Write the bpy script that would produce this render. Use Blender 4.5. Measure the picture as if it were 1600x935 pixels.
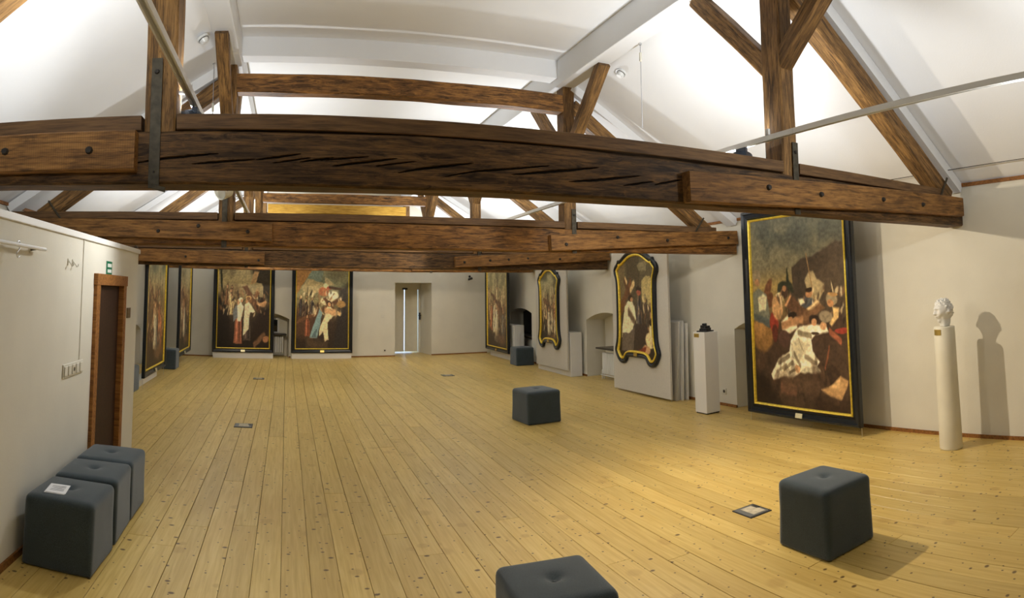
import bpy, bmesh, math, random
import numpy as np
from mathutils import Vector, Matrix, noise

for o in list(bpy.data.objects):
    bpy.data.objects.remove(o, do_unlink=True)
SC = bpy.context.scene
COL = SC.collection
PI = math.pi

# ------------------------------------------------------------------ camera
# The photograph is a phone panorama (a cylinder of rays), slightly tilted up.
F, YC, W, HH = 973.43, 379.86, 1600.0, 935.0
YAW, PITCH, ROLL, EYE = -0.361528, 0.0807971, 0.01083, 1.65
cam_data = bpy.data.cameras.new('camera')
cam = bpy.data.objects.new('camera', cam_data)
COL.objects.link(cam)
cam_data.type = 'PANO'
cam_data.panorama_type = 'CENTRAL_CYLINDRICAL'
cam_data.central_cylindrical_range_u_min = -800.0 / F
cam_data.central_cylindrical_range_u_max = 800.0 / F
cam_data.central_cylindrical_range_v_min = (YC - HH) / F
cam_data.central_cylindrical_range_v_max = YC / F
cam_data.central_cylindrical_radius = 1.0
cam_data.clip_start = 0.02
R = (Matrix.Rotation(YAW, 3, 'Z') @ Matrix.Rotation(PITCH, 3, 'X') @ Matrix.Rotation(ROLL, 3, 'Y'))
rx, fy, uz = R.col[0], R.col[1], R.col[2]
M = Matrix(((rx[0], uz[0], -fy[0], 0), (rx[1], uz[1], -fy[1], 0), (rx[2], uz[2], -fy[2], EYE), (0, 0, 0, 1)))
cam.matrix_world = M
SC.camera = cam

# ------------------------------------------------------------------ world, exposure
world = bpy.data.worlds.new('world')
SC.world = world
world.use_nodes = True
world.node_tree.nodes['Background'].inputs[0].default_value = (0.50, 0.70, 1.0, 1)
world.node_tree.nodes['Background'].inputs[1].default_value = 2.2
vs = SC.view_settings
vs.view_transform = 'Standard'
vs.look = 'None'
vs.exposure = 0.42
vs.gamma = 1.0
vs.use_curve_mapping = False
LAMP_UP, LAMP_DOWN = 115.0, 75.0          # watts of the track lamps

# ------------------------------------------------------------------ dimensions
XR, XL = 5.72, -3.15                      # long walls
YB = -3.0                                 # wall behind the viewer
ZC = 4.36                                 # flat ceiling
ZE = 2.60                                 # top of the long walls
PR, PL = (3.02, 3.24), (-0.74, -0.52)     # purlins
TR = [2.97, 6.43, 10.03, 13.6]            # front faces of the tie beams
FA, FB = Vector((-2.41, 15.72)), Vector((5.59, 16.75))
FD = (FB - FA).normalized()
FN = Vector((-FD.y, FD.x))                # away from the viewer
FANG = math.atan2(FD.y, FD.x)
def farp(s, off=0.0, z=0.0):
    p = FA + FD * s + FN * off
    return Vector((p.x, p.y, z))

# ------------------------------------------------------------------ materials
def srgb(r, g, b):
    f = lambda c: (c / 12.92 if c <= 0.04045 else ((c + 0.055) / 1.055) ** 2.4)
    return (f(r / 255.0), f(g / 255.0), f(b / 255.0), 1.0)

class NT:
    def __init__(s, name):
        s.m = bpy.data.materials.new(name); s.m.use_nodes = True
        s.t = s.m.node_tree; s.b = s.t.nodes['Principled BSDF']
    def n(s, kind, **kw):
        nd = s.t.nodes.new(kind)
        for k, v in kw.items():
            if k.startswith('i_'):
                key = k[2:]; key = int(key) if key.isdigit() else key.replace('_', ' ')
                nd.inputs[key].default_value = v
            else:
                setattr(nd, k, v)
        return nd
    def l(s, a, b): s.t.links.new(a, b)
    def ramp(s, fac, stops, interp='LINEAR'):
        r = s.n('ShaderNodeValToRGB'); cr = r.color_ramp; cr.interpolation = interp
        while len(cr.elements) > 1: cr.elements.remove(cr.elements[-1])
        cr.elements[0].position = stops[0][0]; cr.elements[0].color = stops[0][1]
        for p, c in stops[1:]:
            e = cr.elements.new(p); e.color = c
        s.l(fac, r.inputs[0]); return r.outputs[0]
    def mix(s, fac, a, b, mode='MIX'):
        m = s.n('ShaderNodeMix', data_type='RGBA', blend_type=mode)
        for i, v in ((0, fac), (6, a), (7, b)):
            if hasattr(v, 'node'): s.l(v, m.inputs[i])
            else: m.inputs[i].default_value = v
        return m.outputs[2]
    def bump(s, h, strength, dist):
        b = s.n('ShaderNodeBump', i_Strength=strength, i_Distance=dist)
        s.l(h, b.inputs['Height']); s.l(b.outputs[0], s.b.inputs['Normal'])

G = lambda v: (v, v, v, 1)
MAT = {}
def plain(name, col, rough=0.6, metal=0.0, nscale=0.0, namp=0.06, bump=0.0, spec=0.5):
    t = NT(name); t.b.inputs['Roughness'].default_value = rough; t.b.inputs['Metallic'].default_value = metal
    t.b.inputs['Specular IOR Level'].default_value = spec
    t.b.inputs['Base Color'].default_value = col
    if nscale:
        tc = t.n('ShaderNodeTexCoord'); nz = t.n('ShaderNodeTexNoise', i_Scale=nscale, i_Detail=4.0)
        t.l(tc.outputs['Object'], nz.inputs['Vector'])
        c2 = tuple(c * (1 - namp) for c in col[:3]) + (1,); c1 = tuple(min(1, c * (1 + namp)) for c in col[:3]) + (1,)
        t.l(t.ramp(nz.outputs[0], [(0.3, c2), (0.7, c1)]), t.b.inputs['Base Color'])
        if bump: t.bump(nz.outputs[0], bump, 0.01)
    MAT[name] = t.m
    return t.m

def wood(name, dark, mid, light, rough=0.62, patch=0.6, crack=0.5, saw=0.0, bumpd=0.006, fleck=0.0):
    t = NT(name)
    tc = t.n('ShaderNodeTexCoord'); oi = t.n('ShaderNodeObjectInfo')
    add = t.n('ShaderNodeVectorMath', operation='MULTIPLY_ADD')
    t.l(oi.outputs['Random'], add.inputs[0]); add.inputs[1].default_value = (37.0, 11.0, 23.0)
    t.l(tc.outputs['Object'], add.inputs[2])
    def stretched(sx, sy, scale, detail, rgh=0.55, dist=0.0):
        mp = t.n('ShaderNodeMapping'); mp.inputs['Scale'].default_value = (sx, sy, sy)
        t.l(add.outputs[0], mp.inputs[0])
        nz = t.n('ShaderNodeTexNoise', i_Scale=scale, i_Detail=detail, i_Roughness=rgh, i_Distortion=dist)
        t.l(mp.outputs[0], nz.inputs['Vector']); return nz.outputs[0]
    grain = stretched(1.0, 11.0, 4.0, 6.0, 0.6, 0.35)
    big = stretched(1.0, 2.6, 1.7, 4.0)
    fine = stretched(1.0, 26.0, 9.0, 3.0)
    base = t.ramp(t.mix(0.35, grain, fine), [(0.39, dark), (0.5, mid), (0.61, light)])
    pmask = t.ramp(big, [(0.44, G(0)), (0.60, G(1))])
    base = t.mix(t.mix(1.0, pmask, G(patch), 'MULTIPLY'), base, dark)
    if fleck:                                   # hewn flakes: ragged dark and warm streaks
        fl = stretched(1.0, 4.2, 5.5, 9.0, 0.72, 0.6)
        base = t.mix(t.ramp(fl, [(0.35, G(fleck)), (0.46, G(0))]), base, tuple(c * 0.35 for c in dark[:3]) + (1,))
        base = t.mix(t.ramp(fl, [(0.53, G(0)), (0.66, G(fleck * 0.8))]), base, tuple(min(1, c * k_) for c, k_ in zip(light[:3], (1.25, 1.18, 0.95))) + (1,))
    if crack:
        cm = stretched(0.55, 13.0, 3.1, 2.0, 0.5, 0.9)
        cmask = t.ramp(cm, [(0.485, G(0)), (0.5, G(crack)), (0.515, G(0))])
        base = t.mix(cmask, base, (0.006, 0.004, 0.003, 1))
    if saw:
        wv = t.n('ShaderNodeTexWave', wave_type='BANDS', bands_direction='X', i_Scale=26.0, i_Distortion=1.2, i_Detail=2.0)
        t.l(add.outputs[0], wv.inputs['Vector'])
        base = t.mix(t.ramp(wv.outputs[1], [(0.0, G(saw)), (0.5, G(0))]), base, dark)
    at = t.n('ShaderNodeAttribute', attribute_name='crack')
    base = t.mix(at.outputs['Fac'], base, (0.005, 0.004, 0.003, 1))
    t.l(base, t.b.inputs['Base Color'])
    t.b.inputs['Roughness'].default_value = rough
    t.b.inputs['Specular IOR Level'].default_value = 0.3
    t.bump(t.mix(0.5, grain, fine), 0.7, bumpd)
    MAT[name] = t.m
    return t.m

wood('old_oak_dark', srgb(50, 36, 22), srgb(94, 69, 42), srgb(128, 95, 57), patch=0.5, crack=0.45, fleck=0.8)
wood('old_oak_orange', srgb(70, 47, 26), srgb(140, 98, 52), srgb(172, 124, 68), patch=0.5, crack=0.4, fleck=0.8)
wood('sawn_sister', srgb(84, 58, 31), srgb(144, 102, 55), srgb(172, 126, 70), patch=0.5, crack=0.12, saw=0.22, bumpd=0.003, fleck=0.45)
wood('cap_board', srgb(86, 63, 40), srgb(112, 84, 54), srgb(130, 98, 62), patch=0.3, crack=0.0, bumpd=0.003)
wood('strut_wood', srgb(76, 55, 32), srgb(132, 98, 57), srgb(166, 126, 74), patch=0.5, crack=0.5, fleck=0.42)
wood('new_pine', srgb(150, 110, 40), srgb(186, 142, 54), srgb(200, 160, 70), patch=0.15, crack=0.0, bumpd=0.002)
wood('door_oak', srgb(112, 70, 30), srgb(146, 96, 44), srgb(164, 112, 56), patch=0.2, crack=0.0, bumpd=0.002)
wood('door_dark', srgb(42, 24, 13), srgb(54, 31, 17), srgb(64, 37, 21), patch=0.2, crack=0.0, bumpd=0.001)
wood('trim_wood', srgb(108, 70, 30), srgb(140, 92, 44), srgb(160, 108, 54), patch=0.2, crack=0.0, bumpd=0.002)

def floor_mat():
    t = NT('pine_floor')
    tc = t.n('ShaderNodeTexCoord'); oi = t.n('ShaderNodeObjectInfo')
    add = t.n('ShaderNodeVectorMath', operation='MULTIPLY_ADD')
    t.l(oi.outputs['Random'], add.inputs[0]); add.inputs[1].default_value = (91.0, 47.0, 13.0)
    t.l(tc.outputs['Object'], add.inputs[2])
    def nz(sc, scale, detail, dist=0.0):
        mp = t.n('ShaderNodeMapping'); mp.inputs['Scale'].default_value = sc
        t.l(add.outputs[0], mp.inputs[0])
        n_ = t.n('ShaderNodeTexNoise', i_Scale=scale, i_Detail=detail, i_Distortion=dist)
        t.l(mp.outputs[0], n_.inputs['Vector']); return n_.outputs[0]
    grain = nz((16, 0.8, 16), 3.0, 5.0, 0.5)
    big = nz((2, 0.7, 2), 1.6, 3.0)
    c0, c1, c2 = srgb(196, 164, 88), srgb(210, 180, 104), srgb(220, 192, 118)
    base = t.ramp(grain, [(0.3, c0), (0.5, c1), (0.7, c2)])
    base = t.mix(t.ramp(big, [(0.35, G(0)), (0.7, G(0.35))]), base, srgb(190, 152, 74))
    hs = t.n('ShaderNodeHueSaturation')
    mr = t.n('ShaderNodeMapRange'); mr.inputs[3].default_value = 0.90; mr.inputs[4].default_value = 1.06
    t.l(oi.outputs['Random'], mr.inputs[0]); t.l(mr.outputs[0], hs.inputs['Value']); t.l(base, hs.inputs['Color'])
    base = hs.outputs[0]
    # knots: some voronoi cells carry a dark oval
    def knots(scale, keep, r0, r1, col, amt, stretch):
        mp = t.n('ShaderNodeMapping'); mp.inputs['Scale'].default_value = stretch
        t.l(add.outputs[0], mp.inputs[0])
        v = t.n('ShaderNodeTexVoronoi', voronoi_dimensions='2D', i_Scale=scale)
        t.l(mp.outputs[0], v.inputs['Vector'])
        sep = t.n('ShaderNodeSeparateColor'); t.l(v.outputs['Color'], sep.inputs[0])
        k = t.n('ShaderNodeMath', operation='GREATER_THAN'); t.l(sep.outputs[0], k.inputs[0]); k.inputs[1].default_value = 1 - keep
        sz = t.n('ShaderNodeMapRange'); t.l(sep.outputs[1], sz.inputs[0]); sz.inputs[3].default_value = r0; sz.inputs[4].default_value = r1
        d = t.n('ShaderNodeMath', operation='DIVIDE'); t.l(v.outputs['Distance'], d.inputs[0]); t.l(sz.outputs[0], d.inputs[1])
        f = t.ramp(d.outputs[0], [(0.55, G(1)), (1.0, G(0))])
        mm = t.n('ShaderNodeMath', operation='MULTIPLY'); t.l(f, mm.inputs[0]); t.l(k.outputs[0], mm.inputs[1])
        m2 = t.n('ShaderNodeMath', operation='MULTIPLY'); t.l(mm.outputs[0], m2.inputs[0]); m2.inputs[1].default_value = amt
        return m2.outputs[0], col
    for args in ((2.3, 0.40, 0.08, 0.20, srgb(160, 118, 54), 0.32, (1.2, 1.2, 1)),
                 (5.2, 0.55, 0.045, 0.095, srgb(78, 50, 20), 0.9, (0.8, 1.15, 1)),
                 (10.5, 0.42, 0.055, 0.10, srgb(66, 42, 16), 0.9, (1, 1, 1))):
        m_, c_ = knots(*args); base = t.mix(m_, base, c_)
    t.l(base, t.b.inputs['Base Color'])
    t.b.inputs['Roughness'].default_value = 0.36
    t.b.inputs['Specular IOR Level'].default_value = 0.45
    t.bump(grain, 0.15, 0.003)
    MAT['floor'] = t.m
floor_mat()

def plaster(name, col, sc=3.0):
    t = NT(name)
    tc = t.n('ShaderNodeTexCoord')
    a = t.n('ShaderNodeTexNoise', i_Scale=sc, i_Detail=5.0); b = t.n('ShaderNodeTexNoise', i_Scale=60.0, i_Detail=3.0)
    t.l(tc.outputs['Object'], a.inputs['Vector']); t.l(tc.outputs['Object'], b.inputs['Vector'])
    lo = tuple(c * 0.95 for c in col[:3]) + (1,)
    t.l(t.ramp(a.outputs[0], [(0.3, lo), (0.65, col)]), t.b.inputs['Base Color'])
    t.b.inputs['Roughness'].default_value = 0.85; t.b.inputs['Specular IOR Level'].default_value = 0.2
    t.bump(t.mix(0.4, a.outputs[0], b.outputs[0]), 0.15, 0.01)
    MAT[name] = t.m
plaster('wall_white', (0.72, 0.685, 0.58, 1))
plaster('ceiling_white', (0.84, 0.85, 0.86, 1), 1.2)
plain('panel_beige', (0.60, 0.565, 0.49, 1), 0.8, nscale=40, namp=0.03)
plain('plinth_white', (0.78, 0.76, 0.71, 1), 0.55)
plain('cream_paint', (0.72, 0.68, 0.55, 1), 0.5, nscale=6, namp=0.04)
plain('frame_black', (0.010, 0.013, 0.017, 1), 0.28, nscale=30, namp=0.25)
plain('gold_leaf', (0.88, 0.62, 0.07, 1), 0.40, 0.35, nscale=30, namp=0.2)
plain('brass', (0.60, 0.44, 0.13, 1), 0.32, 0.8)
plain('plaque_pale', (0.80, 0.74, 0.48, 1), 0.4, 0.3)
plain('iron', (0.075, 0.064, 0.044, 1), 0.55, 0.6, nscale=25, namp=0.35)
plain('bolt_iron', (0.03, 0.025, 0.02, 1), 0.6, 0.3)
plain('white_metal', (0.80, 0.80, 0.78, 1), 0.35)
plain('steel_wire', (0.6, 0.6, 0.6, 1), 0.3, 0.9)
plain('lamp_cream', (0.70, 0.68, 0.58, 1), 0.4)
plain('lamp_navy', (0.02, 0.035, 0.06, 1), 0.45)
plain('black_gap', (0.01, 0.008, 0.006, 1), 0.9)
plain('black_sculpt', (0.008, 0.008, 0.009, 1), 0.45)
plain('gypsum', (0.74, 0.73, 0.69, 1), 0.7, nscale=20, namp=0.05)
plain('paper', (0.80, 0.80, 0.80, 1), 0.6)
plain('print_ink', (0.35, 0.35, 0.37, 1), 0.7)
plain('sign_green', (0.0, 0.16, 0.07, 1), 0.4)
plain('sign_white', (0.75, 0.80, 0.72, 1), 0.5)
plain('sign_brown', (0.16, 0.10, 0.035, 1), 0.5, nscale=60, namp=0.3)
plain('outlet_white', (0.67, 0.64, 0.54, 1), 0.4)
plain('dark_blind', (0.055, 0.058, 0.06, 1), 0.8)
plain('dark_sill', (0.035, 0.028, 0.022, 1), 0.35)
plain('radiator_white', (0.72, 0.72, 0.69, 1), 0.4)
plain('night_pane', (0.008, 0.010, 0.013, 1), 0.05)
plain('floorbox_grey', (0.16, 0.165, 0.16, 1), 0.45, 0.4)
plain('floorbox_tile', (0.48, 0.42, 0.30, 1), 0.6, nscale=22, namp=0.25)
plain('smoke_plastic', (0.72, 0.73, 0.72, 1), 0.3)
plain('camera_black', (0.02, 0.02, 0.02, 1), 0.4)

def felt():
    t = NT('grey_felt'); tc = t.n('ShaderNodeTexCoord')
    a = t.n('ShaderNodeTexNoise', i_Scale=420.0, i_Detail=2.0); b = t.n('ShaderNodeTexNoise', i_Scale=7.0, i_Detail=3.0)
    t.l(tc.outputs['Object'], a.inputs['Vector']); t.l(tc.outputs['Object'], b.inputs['Vector'])
    c = t.ramp(a.outputs[0], [(0.3, (0.026, 0.036, 0.042, 1)), (0.7, (0.074, 0.098, 0.110, 1))])
    c = t.mix(t.ramp(b.outputs[0], [(0.4, G(0)), (0.7, G(0.25))]), c, (0.03, 0.038, 0.043, 1))
    t.l(c, t.b.inputs['Base Color'])
    t.b.inputs['Roughness'].default_value = 0.95; t.b.inputs['Specular IOR Level'].default_value = 0.1
    t.b.inputs['Sheen Weight'].default_value = 0.35; t.b.inputs['Sheen Roughness'].default_value = 0.5
    t.bump(a.outputs[0], 0.4, 0.002)
    MAT['felt'] = t.m
felt()

def paint_mat():
    t = NT('oil_paint')
    at = t.n('ShaderNodeAttribute', attribute_name='paint')
    tc = t.n('ShaderNodeTexCoord'); nz = t.n('ShaderNodeTexNoise', i_Scale=45.0, i_Detail=5.0)
    t.l(tc.outputs['Object'], nz.inputs['Vector'])
    t.l(t.mix(1.0, at.outputs['Color'], t.ramp(nz.outputs[0], [(0.3, G(0.86)), (0.7, G(1.0))]), 'MULTIPLY'), t.b.inputs['Base Color'])
    t.b.inputs['Roughness'].default_value = 0.42; t.b.inputs['Specular IOR Level'].default_value = 0.3
    t.bump(nz.outputs[0], 0.2, 0.004)
    MAT['paint'] = t.m
paint_mat()

# ------------------------------------------------------------------ builders
def tag(o, label=None, cat=None, group=None, kind=None):
    if label: o['label'] = label
    if cat: o['category'] = cat
    if group: o['group'] = group
    if kind: o['kind'] = kind
    return o

def empty(name, loc=(0, 0, 0), rz=0.0, label=None, cat=None, group=None, kind=None):
    o = bpy.data.objects.new(name, None); COL.objects.link(o)
    o.location = loc; o.rotation_euler = (0, 0, rz); o.empty_display_size = 0.1
    return tag(o, label, cat, group, kind)

def link(name, me, mat, parent=None, loc=(0, 0, 0), rot=(0, 0, 0), smooth=False):
    if mat is not None and not me.materials:
        me.materials.append(MAT[mat] if isinstance(mat, str) else mat)
    if smooth:
        me.polygons.foreach_set('use_smooth', [True] * len(me.polygons))
    o = bpy.data.objects.new(name, me); COL.objects.link(o)
    o.location = loc; o.rotation_euler = rot
    if parent is not None: o.parent = parent
    return o

def mesh(name, verts, faces):
    me = bpy.data.meshes.new(name); me.from_pydata([tuple(v) for v in verts], [], faces)
    bm = bmesh.new(); bm.from_mesh(me); bmesh.ops.recalc_face_normals(bm, faces=bm.faces); bm.to_mesh(me); bm.free()
    return me

def box_me(name, sx, sy, sz, bevel=0.0, seg=1):
    bm = bmesh.new(); bmesh.ops.create_cube(bm, size=1.0)
    bmesh.ops.scale(bm, vec=(sx, sy, sz), verts=bm.verts)
    if bevel: bmesh.ops.bevel(bm, geom=bm.edges[:], offset=bevel, segments=seg, affect='EDGES', profile=0.5)
    me = bpy.data.meshes.new(name); bm.to_mesh(me); bm.free(); return me

def box(name, lo, hi, mat, parent=None, bevel=0.0, rz=0.0, seg=1):
    lo, hi = Vector(lo), Vector(hi); s = hi - lo
    return link(name, box_me(name, abs(s.x), abs(s.y), abs(s.z), bevel, seg), mat, parent, (lo + hi) / 2, (0, 0, rz))

def cyl_me(name, r0, r1, h, n=24, bevel=0.0):
    bm = bmesh.new(); bmesh.ops.create_cone(bm, cap_ends=True, segments=n, radius1=r0, radius2=r1, depth=h)
    if bevel:
        es = [e for e in bm.edges if abs(e.verts[0].co.z - e.verts[1].co.z) < 1e-6]
        bmesh.ops.bevel(bm, geom=es, offset=bevel, segments=2, affect='EDGES')
    me = bpy.data.meshes.new(name); bm.to_mesh(me); bm.free()
    return me

def rod(name, p0, p1, r, mat, parent=None, n=10):
    p0, p1 = Vector(p0), Vector(p1); d = p1 - p0
    o = link(name, cyl_me(name, r, r, d.length, n), mat, parent, (p0 + p1) / 2, smooth=False)
    o.rotation_euler = d.to_track_quat('Z', 'Y').to_euler(); return o

def tube(name, pts, r, mat, parent=None, n=8):
    pts = [Vector(p) for p in pts]; verts, faces = [], []
    for i, p in enumerate(pts):
        d = (pts[min(i + 1, len(pts) - 1)] - pts[max(i - 1, 0)]).normalized()
        q = d.to_track_quat('Z', 'Y')
        for k in range(n):
            a = 2 * PI * k / n; verts.append(p + q @ Vector((r * math.cos(a), r * math.sin(a), 0)))
    for i in range(len(pts) - 1):
        for k in range(n):
            a, b = i * n + k, i * n + (k + 1) % n; faces.append((a, b, b + n, a + n))
    faces.append(tuple(range(n))); faces.append(tuple(range((len(pts) - 1) * n, len(pts) * n)))
    return link(name, mesh(name, verts, faces), mat, parent, smooth=True)

MLOC = {}
def timber(name, p0, p1, wd, ht, mat, parent=None, seed=0, amp=0.006, step=0.09, cham=0.012, cracks=None, up=(0, 0, 1), fine=False):
    """A hewn timber from p0 to p1 (centre line); local X runs along the grain, local Y is depth, local Z is height."""
    p0, p1 = Vector(p0), Vector(p1); d = p1 - p0; L = d.length
    ex = d.normalized(); ey = Vector(up).cross(ex).normalized(); ez = ex.cross(ey)
    n = max(2, int(L / step))
    a, b = wd / 2, ht / 2; c = cham
    if fine:      # dense front face (towards -Y of the world) for the checks and cracks
        k = 90
        prof = [(-a, -b + c + (2 * b - 2 * c) * i / k) for i in range(k + 1)]
        prof += [(-a + c, b), (a - c, b), (a, b - c), (a, -b + c), (a - c, -b), (-a + c, -b)]
        flip = ey.y < 0
        if flip: prof = [(-y, z) for y, z in prof]
    else:
        prof = [(-a, -b + c), (-a, 0), (-a, b - c), (-a + c, b), (0, b), (a - c, b), (a, b - c), (a, 0), (a, -b + c), (a - c, -b), (0, -b), (-a + c, -b)]
    m = len(prof); verts, cw = [], []
    for i in range(n + 1):
        x = L * i / n
        for (y, z) in prof:
            q = Vector((x * 2.3 + seed * 7.1, y * 5, z * 5))
            o1 = noise.noise(q) * amp; o2 = noise.noise(q + Vector((31.7, 5.2, 9.9))) * amp
            w1 = noise.noise(Vector((x * 0.6 + seed * 3.3, 1.7, 4.2))) * amp * 1.5
            yy, zz = y + o1, z + o2 + w1; ck = 0.0
            if cracks and abs(abs(y) - a) < 1e-6 and (y < 0) == (not flip):
                wx = (p0 + ex * x).x; wz = p0.z + zz
                for pts, wdt in cracks:
                    for (xa, za), (xb, zb) in zip(pts[:-1], pts[1:]):
                        if xa <= wx <= xb:
                            u = (wx - pts[0][0]) / (pts[-1][0] - pts[0][0]); t = (wx - xa) / (xb - xa)
                            zc = za + (zb - za) * t + 0.002 * noise.noise(Vector((wx * 30, seed, 3)))
                            hw = 0.95 * wdt * (max(0.0, math.sin(PI * min(1, max(0, u)))) ** 0.6)
                            if hw > 1e-5: ck = max(ck, 1 - min(1, (abs(wz - zc) / (hw + 0.0008)) ** 2))
                if ck > 0: yy += (0.016 * ck) * (1 if y < 0 else -1)
            verts.append((x - L / 2, yy, zz)); cw.append(ck)
    faces = []
    for i in range(n):
        for k in range(m):
            k2 = (k + 1) % m; faces.append((i * m + k, i * m + k2, (i + 1) * m + k2, (i + 1) * m + k))
    faces.append(tuple(range(m))); faces.append(tuple(range(n * m, (n + 1) * m)))
    me = mesh(name, verts, faces)
    at = me.attributes.new('crack', 'FLOAT', 'POINT'); at.data.foreach_set('value', cw)
    o = link(name, me, mat, parent)
    mw = Matrix((ex, ey, ez)).transposed().to_4x4(); mw.translation = (p0 + p1) / 2
    if parent is not None: mw = Matrix.Translation(-Vector(parent.location)) @ mw
    o.matrix_local = mw; MLOC[o.name] = mw
    return o

def copy_tree(o, parent=None):
    c = o.copy(); COL.objects.link(c); c.parent = parent
    for ch in list(o.children): copy_tree(ch, c)
    return c

# ------------------------------------------------------------------ the setting
def struct(o, label=None): o['kind'] = 'structure'; return o

# floor: dark underfloor with single pine planks on it
random.seed(4)
flo = struct(box('floor', (XL - 0.7, YB - 0.2, -0.12), (XR + 0.6, 18.3, -0.022), 'black_gap'))
flo['label'] = 'long golden pine plank floor with dark knots and open joints'
PW = 0.1712
x = XL - 0.40 - ((XL - 0.40 + 0.003) % PW); row = 0
nplank = 0
while x < XR + 0.5:
    y = YB - 0.1 - random.uniform(0, 3.5); yend = 18.2
    while y < yend:
        Ln = random.choice((3.4, 4.0, 4.4, 4.9, 5.4)) + random.uniform(-0.2, 0.2)
        y2 = min(y + Ln, yend)
        if y2 - y < 0.5: break
        ya = max(y, YB - 0.1)
        if y2 - ya > 0.05:
            gap = random.choice((0.0020, 0.0026, 0.0048))
            me = box_me('plank', PW - gap, y2 - ya - 0.002, 0.022, 0.0014)
            p = link('plank', me, 'floor', flo)
            p.location = Vector((x + PW / 2, (ya + y2) / 2, -0.011 + random.uniform(-0.0008, 0.0006))) - Vector(flo.location)
            nplank += 1
        y = y2
    x += PW; row += 1

def niche_wall(name, origin, dx, dn, length, zb, zt, niches, thick, mat, label):
    """A wall face from origin along dx, depth dn, with niches (s0, s1, spring, rise, depth, sill)."""
    V, Fc = [], []
    def P(s, z, off=0.0): return tuple(Vector(origin) + Vector(dx) * s + Vector(dn) * off + Vector((0, 0, z)))
    def quad(*ps):
        i = len(V); V.extend(ps); Fc.append(tuple(range(i, i + len(ps))))
    s = 0.0
    for (s0, s1, spring, rise, dep, sill) in sorted(niches):
        quad(P(s, zb), P(s0, zb), P(s0, zt), P(s, zt))
        if sill > zb:
            quad(P(s0, zb), P(s1, zb), P(s1, sill), P(s0, sill))
            quad(P(s0, sill), P(s1, sill), P(s1, sill, dep), P(s0, sill, dep))
        K = 14 if rise > 0 else 1
        arc = []
        for k in range(K + 1):
            u = k / K; arc.append((s0 + (s1 - s0) * u, spring + rise * (1 - (2 * u - 1) ** 2)))
        for (sa, za), (sb, zb_) in zip(arc[:-1], arc[1:]):
            quad(P(sa, za), P(sb, zb_), P(sb, zt), P(sa, zt))
            quad(P(sa, za), P(sb, zb_), P(sb, zb_, dep), P(sa, za, dep))
            if dep < 1: quad(P(sa, sill, dep), P(sb, sill, dep), P(sb, zb_, dep), P(sa, za, dep))
        quad(P(s0, sill), P(s0, arc[0][1]), P(s0, arc[0][1], dep), P(s0, sill, dep))
        quad(P(s1, sill), P(s1, arc[-1][1]), P(s1, arc[-1][1], dep), P(s1, sill, dep))
        s = s1
    quad(P(s, zb), P(length, zb), P(length, zt), P(s, zt))
    ss = 0.0
    for (s0, s1, spring, rise, dep, sill) in sorted(niches):
        if dep > 1:
            quad(P(ss, zb, thick), P(s0, zb, thick), P(s0, zt, thick), P(ss, zt, thick)); quad(P(s0, spring, thick), P(s1, spring, thick), P(s1, zt, thick), P(s0, zt, thick)); ss = s1
    quad(P(ss, zb, thick), P(length, zb, thick), P(length, zt, thick), P(ss, zt, thick))
    quad(P(0, zt), P(length, zt), P(length, zt, thick), P(0, zt, thick))
    quad(P(0, zb), P(0, zt), P(0, zt, thick), P(0, zb, thick)); quad(P(length, zb), P(length, zt), P(length, zt, thick), P(length, zb, thick))
    me = bpy.data.meshes.new(name); me.from_pydata(V, [], Fc)
    o = link(name, me, mat); struct(o); o['label'] = label
    return o

niche_wall('wall_right', (XR, YB, 0), (0, 1, 0), (1, 0, 0), 17.05 - YB, 0, ZE + 0.02,
           [(5.2 - YB, 6.6 - YB, 1.08, 0.17, 0.42, 0), (9.4 - YB, 11.03 - YB, 1.10, 0.16, 0.42, 0), (13.85 - YB, 15.3 - YB, 1.17, 0.11, 0.40, 0)],
           0.6, 'wall_white', 'white plastered long wall with arched window niches')
niche_wall('wall_left', (XL, YB, 0), (0, 1, 0), (-1, 0, 0), 15.9 - YB, 0, ZE + 0.02, [(12.2 - YB, 13.4 - YB, 0.75, 0.14, 0.35, 0)], 0.5, 'wall_white', 'white plastered wall behind the hanging paintings')
# far wall, skewed, with the door recess and one window niche; it rises to the ceiling as a gable
fw = niche_wall('wall_far', farp(-1.0), (FD.x, FD.y, 0), (FN.x, FN.y, 0), 9.3, 0, ZC + 0.25,
                [(6.33, 7.37, 1.945, 0.0, 1.7, 0), (2.25, 3.515, 0.97, 0.17, 0.42, 0)], 1.7, 'wall_white', 'white end wall with a deep door recess')
struct(box('wall_back', (XL - 0.2, YB - 0.2, 0), (XR + 0.3, YB, ZC + 0.1), 'wall_white'))['label'] = 'white wall behind the viewer'

def slab(name, pts, thick_dir, mat, label):
    n = len(pts); V = [Vector(p) for p in pts]; V2 = [v + Vector(thick_dir) for v in V]
    Fc = [tuple(range(n)), tuple(range(n, 2 * n))] + [(i, (i + 1) % n, n + (i + 1) % n, n + i) for i in range(n)]
    o = link(name, mesh(name, V + V2, Fc), mat); struct(o); o['label'] = label; return o
YF = 17.6
ZK = ZE + (XR - PR[1]) * 0.61             # where the slopes meet the purlins
slab('ceiling_slope_right', [(XR + 0.02, YB, ZE), (XR + 0.02, YF, ZE), (PR[1] - 0.02, YF, ZK + 0.012), (PR[1] - 0.02, YB, ZK + 0.012)], (0.1, 0, 0.17), 'ceiling_white', 'white plastered roof slope on the right')
slab('ceiling_slope_left', [(XL - 0.02, YB, ZE - 0.04), (XL - 0.02, YF, ZE - 0.04), (PL[0] + 0.02, YF, ZK - 0.04), (PL[0] + 0.02, YB, ZK - 0.04)], (-0.1, 0, 0.17), 'ceiling_white', 'white plastered roof slope on the left')
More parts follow.
